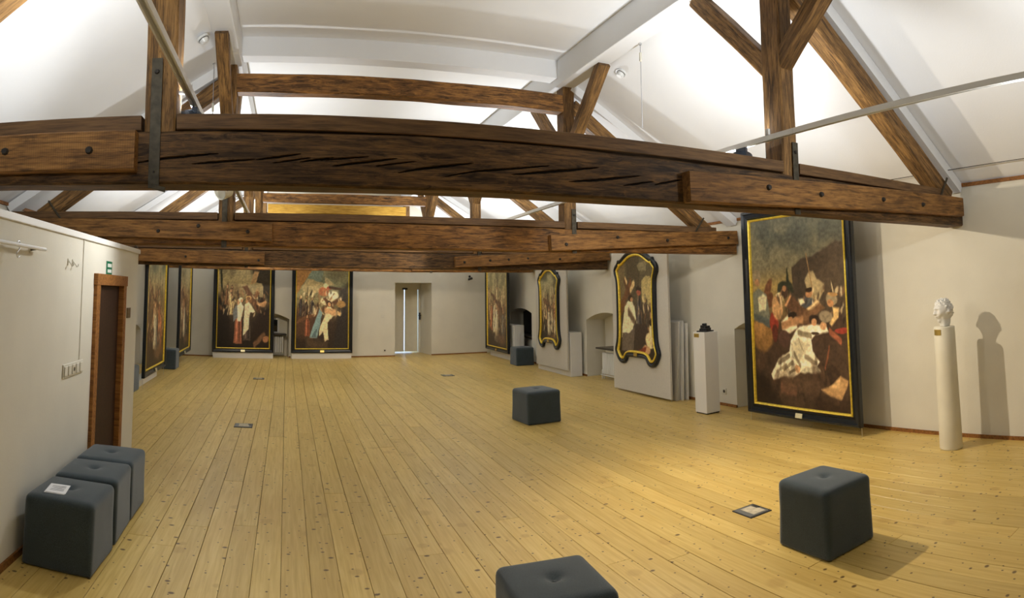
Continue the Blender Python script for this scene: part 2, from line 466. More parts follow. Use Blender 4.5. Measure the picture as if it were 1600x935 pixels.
slab('ceiling', [(PL[0], YB, ZC), (PR[1], YB, ZC), (PR[1], YF, ZC), (PL[0], YF, ZC)], (0, 0, 0.12), 'ceiling_white', 'flat white attic ceiling')
for i, (a, b) in enumerate((PR, PL)):
    o = struct(box('trim_%d' % (i + 1), (a, YB, 4.06), (b, 16.6, ZC + 0.05), 'ceiling_white', bevel=0.006)); o['label'] = 'white boxed purlin under the ceiling edge'
k = 3
for T in TR:                              # white boxed frame above every truss: flat part and two slopes
    o = struct(box('trim_%d' % k, (PL[1], T + 0.0, 4.15), (PR[0], T + 0.19, ZC + 0.02), 'ceiling_white')); o['label'] = 'white boxed cross beam under the ceiling'; k += 1
    dn = Vector((-0.52, 0, -0.853)) * 0.11
    for sgn in (1, -1):
        if sgn > 0: a, b = Vector((XR, 0, ZE)), Vector((PR[1], 0, ZK))
        else: a, b = Vector((XL, 0, ZE - 0.05)), Vector((PL[0], 0, ZK - 0.05))
        n_ = Vector((-0.52 * sgn, 0, -0.853)) * 0.10
        pts = [a, b, b + n_, a + n_]
        o = slab('trim_%d' % k, [p + Vector((0, T, 0)) for p in pts], (0, 0.19, 0), 'ceiling_white', 'white boxed rafter on the roof slope'); k += 1
o = struct(box('trim_%d' % k, (XR - 0.03, YB, 2.575), (XR + 0.01, 16.9, 2.612), 'trim_wood')); o['label'] = 'thin brown timber strip along the right eaves'; k += 1
o = struct(box('trim_%d' % k, (XL - 0.01, YB, 2.535), (XL + 0.03, 15.7, 2.572), 'trim_wood')); o['label'] = 'thin brown timber strip along the left eaves'; k += 1
for a, b in ((YB, 5.2), (6.6, 9.4), (11.03, 13.85), (15.3, 16.7)):
    o = struct(box('baseboard_right', (XR - 0.018, a, 0), (XR + 0.01, b, 0.036), 'trim_wood')); o['label'] = 'low brown baseboard strip of the right wall'
for a, b in ((-0.3, 2.25 - 1), (3.515 - 1, 6.33 - 1), (7.36 - 1, 8.02)):
    p, q = farp(a), farp(b); c = (p + q) / 2 - Vector((FN.x, FN.y, 0)) * 0.006
    o = link('baseboard_far', box_me('baseboard_far', (q - p).length, 0.014, 0.03), 'trim_wood', None, (c.x, c.y, 0.015), (0, 0, FANG)); struct(o); o['label'] = 'low brown baseboard strip of the end wall'

# partition on the left with its door
PX = -1.55; PEND = 6.36; PTOP = 2.045
D0, D1, DH = 4.94, 5.74, 1.675            # clear door opening
V = [(YB, 0), (D0, 0), (D0, DH), (D1, DH), (D1, 0), (PEND, 0), (PEND, PTOP), (YB, PTOP)]
n = len(V); vv = [(PX, y, z) for y, z in V] + [(PX - 0.13, y, z) for y, z in V]
part = link('wall_partition', mesh('wall_partition', vv, [tuple(range(n)), tuple(range(n, 2 * n))] + [(i, (i + 1) % n, n + (i + 1) % n, n + i) for i in range(n)]), 'wall_white')
struct(part)['label'] = 'white partition wall with a brown door on the left'
struct(box('wall_partition_end', (XL, PEND - 0.13, 0), (PX - 0.13, PEND, PTOP), 'wall_white'))['label'] = 'short white end of the partition'
struct(box('trim_%d' % k, (PX - 0.15, YB, PTOP - 0.035), (PX + 0.018, PEND + 0.018, PTOP + 0.012), 'plinth_white', bevel=0.004))['label'] = 'white capping board on the partition'; k += 1
struct(box('baseboard_left', (PX, YB, 0), (PX + 0.014, D0 - 0.1, 0.045), 'trim_wood'))['label'] = 'low brown baseboard strip of the partition'
struct(box('trim_%d' % k, (PX - 0.002, 4.553, 1.09), (PX + 0.006, 4.568, PTOP - 0.035), 'outlet_white'))['label'] = 'white cable duct down the partition'; k += 1
dr = empty('door_1', (PX, (D0 + D1) / 2, 0), label='dark brown door in an oak frame in the partition', kind='structure')
def pb(name, lo, hi, mat, parent, bevel=0.0):
    o = box(name, lo, hi, mat, parent, bevel); o.location = Vector(o.location) - Vector(parent.location); return o
pb('casing', (PX - 0.10, D0 - 0.075, 0), (PX + 0.03, D0 + 0.025, DH), 'door_oak', dr, 0.003)
pb('casing', (PX - 0.10, D1 - 0.025, 0), (PX + 0.03, D1 + 0.075, DH), 'door_oak', dr, 0.003)
pb('casing', (PX - 0.10, D0 - 0.085, DH - 0.01), (PX + 0.036, D1 + 0.085, DH + 0.085), 'door_oak', dr, 0.003)
pb('door_leaf', (PX - 0.06, D0 + 0.02, 0.005), (PX - 0.02, D1 - 0.02, DH), 'door_dark', dr, 0.002)

# end-wall door: two leaves in the deep recess, daylight in the gaps
d2 = empty('door_2', farp(5.89, 0.92), FANG, 'pale double door at the end of the deep recess', None, None, 'structure')
def lb(name, cx, cy, cz, sx, sy, sz, mat, parent, bevel=0.0, seg=1):
    return link(name, box_me(name, sx, sy, sz, bevel, seg), mat, parent, (cx, cy, cz))
lb('door_leaf', -0.288, 0, 0.915, 0.545, 0.04, 1.76, 'cream_paint', d2, 0.004)
lb('door_leaf', 0.20, 0, 0.915, 0.375, 0.04, 1.76, 'cream_paint', d2, 0.004)
lb('door_post', 0.446, 0.01, 0.9, 0.055, 0.05, 1.80, 'wall_white', d2)
lb('door_header', -0.045, 0, 1.87, 1.03, 0.08, 0.2, 'wall_white', d2)
h_ = lb('lock_plate', 0.446, -0.032, 1.02, 0.045, 0.03, 0.20, 'camera_black', d2, 0.004); lb('handle', 0.0, -0.035, 0.02, 0.10, 0.02, 0.02, 'camera_black', h_)
lb('door_closer', 0.0, -0.045, 1.79, 0.15, 0.05, 0.05, 'camera_black', d2, 0.006)

# ------------------------------------------------------------------ roof trusses
CRK = [([(-0.16, 2.287), (0.056, 2.319)], .006), ([(-0.082, 2.272), (0.103, 2.301)], .004), ([(0.057, 2.281), (0.218, 2.306)], .005), ([(0.15, 2.29), (0.384, 2.316)], .004),
       ([(0.212, 2.263), (0.526, 2.312)], .007), ([(0.422, 2.27), (0.623, 2.303)], .004), ([(0.533, 2.242), (0.623, 2.262), (0.92, 2.309)], .008), ([(0.77, 2.233), (0.92, 2.266), (1.128, 2.292), (1.345, 2.323)], .006),
       ([(1.127, 2.261), (1.466, 2.307), (1.635, 2.334)], .009), ([(1.457, 2.244), (1.614, 2.261), (1.906, 2.307)], .008), ([(1.797, 2.244), (1.993, 2.28)], .006), ([(2.001, 2.262), (2.201, 2.308)], .007),
       ([(-0.756, 2.272), (-0.617, 2.293), (-0.348, 2.317)], .007), ([(-0.472, 2.266), (-0.16, 2.29)], .006), ([(2.25, 2.27), (2.6, 2.33)], .005), ([(-1.4, 2.25), (-0.8, 2.285)], .005)]
BOLT = None
def bolt(parent, x, z, yf, r=0.022):
    global BOLT
    if BOLT is None:
        bm = bmesh.new(); bmesh.ops.create_cone(bm, cap_ends=True, segments=8, radius1=1.0, radius2=0.7, depth=0.9)
        BOLT = bpy.data.meshes.new('bolt'); bm.to_mesh(BOLT); bm.free()
    o = link('bolt', BOLT, 'bolt_iron', parent)
    mi = MLOC[parent.name].inverted(); root = parent.parent
    p = mi @ (Vector((x, yf - r * 0.3, z)) - Vector(root.location))
    rot = mi.to_3x3() @ Matrix.Rotation(PI / 2, 3, 'X')
    o.matrix_local = Matrix.Translation(p) @ rot.to_4x4() @ Matrix.Scale(r, 4)
    return o

def truss(T, label, dz, sisL, sisR, boltsL, boltsR, strutR, strutL, first=False, cz=3.868, mats=('old_oak_dark', 'sawn_sister')):
    root = empty('roof_truss', (1.27, T, 2.2 + dz), label=label, cat='roof truss', group='timber roof trusses along the attic')
    sd = int(T * 10)
    zb, zt = 2.165 + dz, 2.43 + dz
    timber('tie_beam', (XL + 0.02, T + 0.10, (zb + zt) / 2), (XR - 0.05, T + 0.10, (zb + zt) / 2), 0.20, zt - zb, mats[0], root, sd, 0.006,
           step=(0.010 if first else 0.09), cracks=(CRK if first else None), fine=first)
    # capping boards between the posts
    ct = zt + 0.085
    for a, b in ((XL + 0.08, -0.735), (-0.555, 3.085), (3.25, 5.32)):
        timber('cap_board', (a, T + 0.10, (zt + ct) / 2 + 0.004), (b, T + 0.10, (zt + ct) / 2 + 0.004), 0.20, ct - zt - 0.008, 'cap_board', root, sd + 3, 0.0015, cham=0.004)
    for (x0, z0b, z0t, x1, z1b, z1t), bl in ((sisL, boltsL), (sisR, boltsR)):
        s_ = timber('sister_plank', (x0, T - 0.04, (z0b + z0t) / 2), (x1, T - 0.04, (z1b + z1t) / 2), 0.078, ((z0t - z0b) + (z1t - z1b)) / 2, mats[1], root, sd + 5, 0.004, cham=0.006)
        for (bx, bz) in bl: bolt(s_, bx, bz, T - 0.08)
    # posts
    for (xa, xb) in ((-0.725, -0.565), (3.095, 3.24)):
        p = timber('post', ((xa + xb) / 2, T + 0.105, zt - 0.02), ((xa + xb) / 2, T + 0.105, 4.065), xb - xa, 0.19, 'strut_wood', root, sd + int(xa * 9), 0.007, up=(0, 1, 0))
    for xs, top in ((-0.66, 2.80 + dz), (3.20, 2.66 + dz)):
        st = timber('iron_strap', (xs, T - 0.006, zb - 0.02), (xs, T - 0.006, top), 0.055, 0.008, 'iron', root, sd, 0.0006, cham=0.001, up=(0, 1, 0))
        bolt(st, xs, top - 0.07, T - 0.01, 0.014)
        bolt(st, xs, zb + 0.06, T - 0.01, 0.007)
        if xs < 0 and first:
            timber('strap_hook', (xs - 0.01, T - 0.012, zb - 0.012), (xs + 0.06, T - 0.012, zb - 0.03), 0.03, 0.022, 'iron', root, sd, 0.0006, cham=0.002)
    timber('collar_beam', (-0.57, T + 0.10, cz), (3.10, T + 0.10, cz), 0.17, 0.205, 'old_oak_orange', root, sd + 11, 0.007)
    for (a, b) in (strutR, strutL):
        timber('strut', (a[0], T + 0.09, a[1]), (b[0], T + 0.09, b[1]), 0.165, 0.165, 'strut_wood', root, sd + int(a[0] * 5), 0.006)
    for (a, b), sg in ((strutR, 1), (strutL, -1)):
        rod_ = timber('iron_cramp', (a[0] - sg * 0.30, T - 0.012, zt - 0.06), (a[0] - sg * 0.10, T - 0.012, zt + 0.20), 0.016, 0.020, 'iron', root, sd, 0.0005, cham=0.003)
    for xc in (-0.645, 3.167):
        timber('brace', (xc, T + 0.07, 3.22), (xc, T - 0.84, 4.07), 0.125, 0.135, 'strut_wood', root, sd + int(xc * 7) + 1, 0.006)
        timber('brace', (xc, T + 0.15, 3.22), (xc, T + 0.99, 4.07), 0.125, 0.135, 'strut_wood', root, sd + int(xc * 7) + 2, 0.006)
    return root

S1R = ((5.47, 2.45), (3.20, 3.90)); S1L = ((-2.87, 2.45), (-0.66, 3.88))
S2R = ((5.20, 2.41), (3.22, 3.85)); S2L = ((-2.72, 2.41), (-0.70, 3.85))
truss(TR[0], 'nearest timber roof truss, its dark cracked tie beam crossing the whole picture', 0.0, (XL + 0.03, 2.222, 2.42, -0.745, 2.222, 2.418), (2.205, 2.170, 2.347, 5.56, 2.253, 2.447),
      [(-0.976, 2.323), (-1.438, 2.334)], [(2.849, 2.299), (3.375, 2.292), (4.149, 2.312), (4.768, 2.314)], S1R, S1L, first=True)
truss(TR[1], 'second timber roof truss from the viewer, its long collar beam in full view', -0.045, (XL + 0.03, 2.195, 2.40, -0.16, 2.178, 2.349), (2.875, 2.128, 2.294, 5.63, 2.241, 2.434),
      [(-1.346, 2.257), (-0.41, 2.265), (-0.922, 2.317)], [(3.06, 2.196), (3.736, 2.292), (4.457, 2.269), (5.458, 2.324)], S2R, S2L, mats=('old_oak_orange', 'sawn_sister'))
truss(TR[2], 'third timber roof truss from the viewer, directly above the far paintings', -0.11, (XL + 0.03, 2.12, 2.31, -0.365, 2.074, 2.30), (2.762, 2.097, 2.257, 5.68, 2.214, 2.427),
      [(-1.64, 2.192), (-0.458, 2.155), (-2.44, 2.184)], [(2.916, 2.173), (3.367, 2.21), (3.701, 2.224), (4.055, 2.249), (4.665, 2.243)], S2R, S2L)
truss(TR[3], 'farthest timber roof truss, just a dark edge under the third one', -0.03, (XL + 0.03, 2.14, 2.32, -0.3, 2.13, 2.31), (2.75, 2.15, 2.28, 5.68, 2.223, 2.36),
      [(-1.6, 2.24)], [(3.4, 2.21), (4.4, 2.25)], S2R, S2L, cz=3.735, mats=('old_oak_orange', 'sawn_sister'))
# newer pine beam before the gable
gb = empty('gable_beam', (1.24, 16.0, 3.95), label='bright yellow new pine beam high on the end gable', cat='beam')
timber('upper_beam', (-0.52, 15.95, 3.80), (3.06, 15.95, 3.80), 0.16, 0.23, 'new_pine', gb, 3, 0.002)
timber('lower_beam', (-0.62, 16.0, 3.60), (3.16, 16.0, 3.60), 0.16, 0.15, 'old_oak_orange', gb, 4, 0.003)
for xx in (-0.62, 3.10): timber('post', (xx, 16.0, 2.3), (xx, 16.0, 3.98), 0.15, 0.15, 'strut_wood', gb, 6, 0.005, up=(0, 1, 0))


# ------------------------------------------------------------------ lighting tracks and lamps
RXR, RZR, RXL, RZL = 3.03, 2.685, -0.50, 2.63
def rail(xc, zc, y0, y1, label, side):
    root = empty('light_track', (xc, y0, zc), label=label, cat='light track', group='white lighting tracks')
    y = y0
    while y < y1 - 0.1:
        y2 = min(y + 2.0, y1)
        # open channel: two cheeks and a back
        for nm, lo, hi in (('track_profile', (-0.017, 0, -0.006), (0.017, 0, 0.018)),):
            V = []
            for yy in (y - y0 + 0.002, y2 - y0 - 0.002):
                V += [(-0.018, yy, 0.018), (0.018, yy, 0.018), (0.018, yy, -0.018), (0.010, yy, -0.018), (0.010, yy, 0.008), (-0.010, yy, 0.008), (-0.010, yy, -0.018), (-0.018, yy, -0.018)]
            Fc = [(i, (i + 1) % 8, 8 + (i + 1) % 8, 8 + i) for i in range(8)] + [tuple(range(8)), tuple(range(8, 16))]
            link(nm, mesh(nm, V, Fc), 'white_metal', root)
        y = y2
    for T in TR:
        if y0 < T < y1:
            w = 0.055
            lb('bracket', side * 0.04, T + 0.10 - y0, 0.025, 0.08, 0.025, 0.012, 'white_metal', root)
            lb('bracket', side * 0.01, T + 0.10 - y0, 0.045, 0.02, 0.03, 0.05, 'white_metal', root)
    return root
rail(RXR, RZR, -1.2, 15.6, 'white lighting track running past the right posts', 1)
rail(RXL, RZL, -1.2, 15.6, 'white lighting track running past the left posts', -1)

def lamp(label, loc, aim, color, r, ln, watts=0.0, cone=110, blend=0.6, tint=(1, 0.93, 0.82), group='track spotlights', size=0.05, drop=0.15, dx=0.0):
    """A track spotlight: adapter, stem, drum head; its own light sits in the mouth."""
    loc, aim = Vector(loc), Vector(aim)
    root = empty('track_spotlight', loc, label=label, cat='spotlight', group=group)
    lb('adapter', 0, 0, -0.035, 0.032, 0.10, 0.035, color, root, 0.003)
    d = (aim - loc).normalized(); c = Vector((dx, 0, -drop)); q = d.to_track_quat('Z', 'Y')
    rod('stem', (0, 0, -0.045), (dx, 0, -drop), 0.009, color, root)
    bm = bmesh.new(); n = 28; rings = []
    prof = [(0.0, -ln / 2), (r * 0.80, -ln / 2), (r * 0.97, -ln / 2 + 0.012), (r, -ln / 2 + 0.03), (r, ln / 2), (r * 0.93, ln / 2), (r * 0.86, ln / 2 - 0.03), (0.0, ln / 2 - 0.04)]
    for (rr, z) in prof:
        rings.append([bm.verts.new((rr * math.cos(2 * PI * i / n), rr * math.sin(2 * PI * i / n), z)) for i in range(n)] if rr > 0 else [bm.verts.new((0, 0, z))])
    for a, b in zip(rings[:-1], rings[1:]):
        for i in range(n):
            j = (i + 1) % n
            if len(a) == 1: bm.faces.new((a[0], b[j], b[i]))
            elif len(b) == 1: bm.faces.new((a[i], a[j], b[0]))
            else: bm.faces.new((a[i], a[j], b[j], b[i]))
    bmesh.ops.recalc_face_normals(bm, faces=bm.faces)
    me = bpy.data.meshes.new('lamp_head'); bm.to_mesh(me); bm.free()
    hd = link('lamp_head', me, color, root, c); hd.rotation_euler = q.to_euler()
    if watts:
        ld = bpy.data.lights.new('lamp_light', 'SPOT'); ld.energy = watts; ld.spot_size = math.radians(cone); ld.spot_blend = blend
        ld.shadow_soft_size = size; ld.color = tint
        lo = bpy.data.objects.new('lamp_light', ld); COL.objects.link(lo); lo.parent = root
        lo.location = c + d * (ln / 2 + 0.012); lo.rotation_euler = d.to_track_quat('-Z', 'Y').to_euler()
    return root
CW = (0.95, 0.98, 1.0)
WW = (1.0, 0.86, 0.66)
def up(label, side, y, ay, watts, color='lamp_navy', far=0.40, drop=0.15, dx=0.11, r=0.075):
    x = RXR if side > 0 else RXL; z = RZR if side > 0 else RZL
    return lamp(label, (x, y, z), (x + side * far, ay, 4.0), color, r, 0.13, watts, 174, 0.5, CW, drop=drop, dx=side * dx)
# lamps washing the roof slopes
up('track spotlight on the right rail before the nearest truss', 1, 0.85, 1.9, LAMP_UP * 0.55)
up('navy spotlight on the right rail behind the nearest tie beam', 1, 3.34, 3.6, LAMP_UP * 0.55, drop=0.13, dx=0.0)
up('spotlight on the right rail between first and second truss', 1, 4.05, 5.2, LAMP_UP * 0.55, drop=0.13)
up('spotlight on the right rail between second and third truss', 1, 8.3, 8.3, LAMP_UP)
up('spotlight on the right rail between third and farthest truss', 1, 11.6, 11.6, LAMP_UP)
up('last spotlight on the right rail before the end wall', 1, 15.0, 15.0, LAMP_UP)
up('track spotlight on the left rail before the nearest truss', -1, 0.85, 1.4, LAMP_UP * 0.5)
up('navy spotlight on the left rail behind the nearest tie beam', -1, 3.22, 3.7, LAMP_UP * 0.8, drop=0.125, dx=0.03, r=0.085)
up('spotlight on the left rail between second and third truss', -1, 8.3, 8.3, LAMP_UP)
up('spotlight on the left rail between third and farthest truss', -1, 11.6, 11.6, LAMP_UP)
up('last spotlight on the left rail before the end wall', -1, 15.0, 15.0, LAMP_UP)
lamp('cream drum spotlight on the left rail by the second truss', (RXL - 0.03, 5.05, RZL), (RXL - 1.2, 3.9, 1.9), 'lamp_cream', 0.072, 0.105, LAMP_UP * 0.4, 150, 0.7, CW)
# lamps aimed down at the exhibits; all but the bust lamp are unseen additions
lamp('spotlight aimed at the bust from the right rail', (RXR - 0.06, 4.75, RZR), (3.9, 2.4, 0.4), 'lamp_navy', 0.07, 0.13, LAMP_DOWN * 2.6, 160, 1.0, WW, size=0.03, drop=0.12)
lamp('added unseen spotlight on the left rail aimed at the large right painting', (RXL, 4.6, RZL), (5.35, 5.2, 1.3), 'lamp_navy', 0.07, 0.13, LAMP_DOWN, 60, 0.6, WW)  # unseen lamp, added to light the large painting
lamp('added unseen spotlight on the left rail aimed at the first shaped painting', (RXL, 8.9, RZL), (5.35, 8.5, 1.2), 'lamp_navy', 0.07, 0.13, LAMP_DOWN, 60, 0.6, WW)  # added out of sight to brighten the nearer shaped painting
lamp('added unseen fill spotlight on the left rail aimed at the end wall', (RXL, 11.3, RZL), (0.6, 15.8, 1.2), 'lamp_navy', 0.07, 0.13, LAMP_DOWN * 1.4, 70, 0.6, WW)  # unseen fill, put in to lift the end wall
lamp('added unseen fill spotlight on the right rail aimed at the far door', (RXR, 11.0, RZR), (3.2, 16.6, 1.2), 'lamp_navy', 0.07, 0.13, LAMP_DOWN * 1.4, 75, 0.7, WW)  # added to brighten the door recess and far wall; no lamp seen here
lamp('added unseen spotlight on the right rail aimed at the left paintings', (RXR, 8.9, RZR), (-2.4, 11.5, 1.2), 'lamp_navy', 0.07, 0.13, LAMP_DOWN, 70, 0.6, WW)  # extra unseen lamp, there to light the left paintings

# smoke detectors and hanging cords on the roof slopes
def slopez(x): return ZE + (XR - x) * 0.61 if x > 1 else ZE - 0.05 + (x - XL) * 0.61
for x_, y_, lab in ((3.40, 5.62, 'white smoke detector beside the right brace'), (-0.81, 5.52, 'white smoke detector beside the left brace')):
    r_ = empty('smoke_detector', (x_, y_, slopez(x_) - 0.012), label=lab, cat='smoke detector', group='smoke detectors')
    r_.rotation_euler = (0, math.atan(0.61) * (1 if x_ > 1 else -1), 0)
    link('base', cyl_me('base', 0.062, 0.062, 0.02, 24), 'smoke_plastic', r_, (0, 0, 0.0), smooth=False)
    link('dome', cyl_me('dome', 0.032, 0.05, 0.04, 24, 0.006), 'smoke_plastic', r_, (0, 0, -0.03))
    link('ring', cyl_me('ring', 0.051, 0.051, 0.006, 24), 'camera_black', r_, (0, 0, -0.012))
for x_, y_, z0, z1, lab, bx in ((3.22, 4.95, 4.06, 3.22, 'thin pull cord hanging from the right purlin', 3.92), (-0.80, 6.30, 4.03, 3.45, 'thin cord with a small white box beside the left brace', 3.55)):
    r_ = empty('pull_cord', (x_, y_, z1), label=lab, cat='cord', group='hanging cords')
    rod('cord', (0, 0, 0), (0, 0, z0 - z1), 0.0035, 'print_ink', r_, 6)
    lb('cord_box', 0, 0, bx - z1, 0.022, 0.022, 0.09, 'outlet_white', r_, 0.004)
    link('hook', cyl_me('hook', 0.014, 0.014, 0.02, 10), 'steel_wire', r_, (0, 0, z0 - z1 - 0.01))
tag(rod('eaves_wire', (5.42, 0.5, 2.73), (5.42, 6.0, 2.70), 0.004, 'iron'), 'thin dark wire stretched along the right eaves', 'wire')

# ------------------------------------------------------------------ ottomans
def ottoman_me(name, s=0.435, h=0.405, rad=0.036, N=22, seed=0):
    def lin(t): # denser near the edges
        return 0.5 - 0.5 * math.cos(PI * t) if False else t
    V, idx, Fc = [], {}, []
    def vert(p):
        k_ = tuple(round(c, 5) for c in p)
        if k_ not in idx: idx[k_] = len(V); V.append(p)
        return idx[k_]
    g = [i / N for i in range(N + 1)]
    for ax in range(3):
        for sd in (0, 1):
            for i in range(N):
                for j in range(N):
                    q = []
                    for a, b in ((i, j), (i + 1, j), (i + 1, j + 1), (i, j + 1)):
                        p = [0, 0, 0]; p[ax] = float(sd); p[(ax + 1) % 3] = g[a]; p[(ax + 2) % 3] = g[b]; q.append(vert(tuple(p)))
                    Fc.append(tuple(q))
    out = []
    hx = s / 2; hz = h / 2
    for (a, b, c) in V:
        p = Vector(((a - 0.5) * s, (b - 0.5) * s, (c - 0.5) * h))
        rr = rad * (0.40 + 0.60 * min(1.0, max(0.0, (p.z / hz + 1) / 1.2)))
        core = Vector((max(-hx + rr, min(hx - rr, p.x)), max(-hx + rr, min(hx - rr, p.y)), max(-hz + rr, min(hz - rr, p.z))))
        d = p - core
        if d.length > 1e-9: p = core + d.normalized() * rr * min(1.0, 1.0)
        wob = noise.noise(Vector((p.x * 6 + seed * 5, p.y * 6, p.z * 6))) * 0.003
        ctr = Vector((p.x, p.y, 0)); 
        if ctr.length > 0: p += ctr.normalized() * wob
        if p.z > hz - rr:
            e = (1 - (p.x / hx) ** 2) * (1 - (p.y / hx) ** 2)
            rr2 = math.hypot(p.x, p.y)
            p.z += 0.016 * max(0, e) - 0.026 * math.exp(-(rr2 / 0.030) ** 2) - 0.008 * math.exp(-(rr2 / 0.08) ** 2)
        out.append((p.x, p.y, p.z + hz))
    return mesh(name, out, Fc)
OTT = ottoman_me('upholstery')
BTN = cyl_me('button', 0.013, 0.009, 0.010, 14, 0.002)
def ottoman(cx, cy, rz, label, s=1.0):
    r_ = empty('ottoman', (cx, cy, 0), rz, label, 'ottoman', 'grey felt cube ottomans')
    o = link('upholstery', OTT, 'felt', r_, (0, 0, 0.002), smooth=True); o.scale = (s, s, 1)
    link('tuft_button', BTN, 'felt', r_, (0, 0, 0.394))
    return r_
ottoman(3.075, 2.725, -0.03, 'grey felt cube ottoman with a shadow, right of the floor outlet')
ottoman(1.155, 2.575, -0.08, 'grey felt cube ottoman cut off by the bottom edge')
ottoman(3.185, 7.60, 0.10, 'grey felt cube ottoman alone in the middle of the floor', 1.1)
ottoman(5.36, 13.60, 0.0, 'grey felt cube ottoman at the far right niche')
ottoman(-1.27, 3.70, -0.02, 'grey felt cube ottoman nearest on the left, with a leaflet on it')
ottoman(-1.275, 4.18, 0.03, 'grey felt cube ottoman, middle one of the row at the partition')
ottoman(-1.28, 4.63, 0.0, 'grey felt cube ottoman next to the brown door')
ottoman(-2.47, 13.05, 0.0, 'grey felt cube ottoman between the two left paintings')
ottoman(-2.58, 9.85, 0.0, 'grey felt cube ottoman half hidden behind the partition end')
# leaflet
lf = empty('leaflet', (-1.335, 3.63, 0.415), 0.12, 'white printed leaflet lying on the nearest left ottoman', 'leaflet')
lb('sheet', 0, 0, 0.0015, 0.125, 0.165, 0.003, 'paper', lf); o = lb('sheet', 0.004, 0.003, 0.0045, 0.122, 0.160, 0.002, 'paper', lf)
o.rotation_euler = (0, 0.02, 0.03)
for j in range(7): lb('print_line', 0.004, 0.05 - j * 0.015, 0.0066, 0.085 if j != 3 else 0.05, 0.003, 0.0006, 'print_ink', lf)

# ------------------------------------------------------------------ paintings
RNG = np.random.default_rng(11)
def vnoise(h, w, f, seed):
    r = np.random.default_rng(seed); out = np.zeros((h, w)); amp = 1.0; tot = 0
    for o_ in range(4):
        gy, gx = max(2, int(f * (2 ** o_) * h / w)) + 2, int(f * (2 ** o_)) + 2
        g = r.random((gy, gx)); yy = np.linspace(0, gy - 1.001, h); xx = np.linspace(0, gx - 1.001, w)
        iy, ix = yy.astype(int), xx.astype(int); ty, tx = (yy - iy)[:, None], (xx - ix)[None, :]
        ty = ty * ty * (3 - 2 * ty); tx = tx * tx * (3 - 2 * tx)
        a, b = g[np.ix_(iy, ix)], g[np.ix_(iy, ix + 1)]; c, d = g[np.ix_(iy + 1, ix)], g[np.ix_(iy + 1, ix + 1)]
        out += amp * ((a * (1 - tx) + b * tx) * (1 - ty) + (c * (1 - tx) + d * tx) * ty); tot += amp; amp *= 0.5
    return out / tot

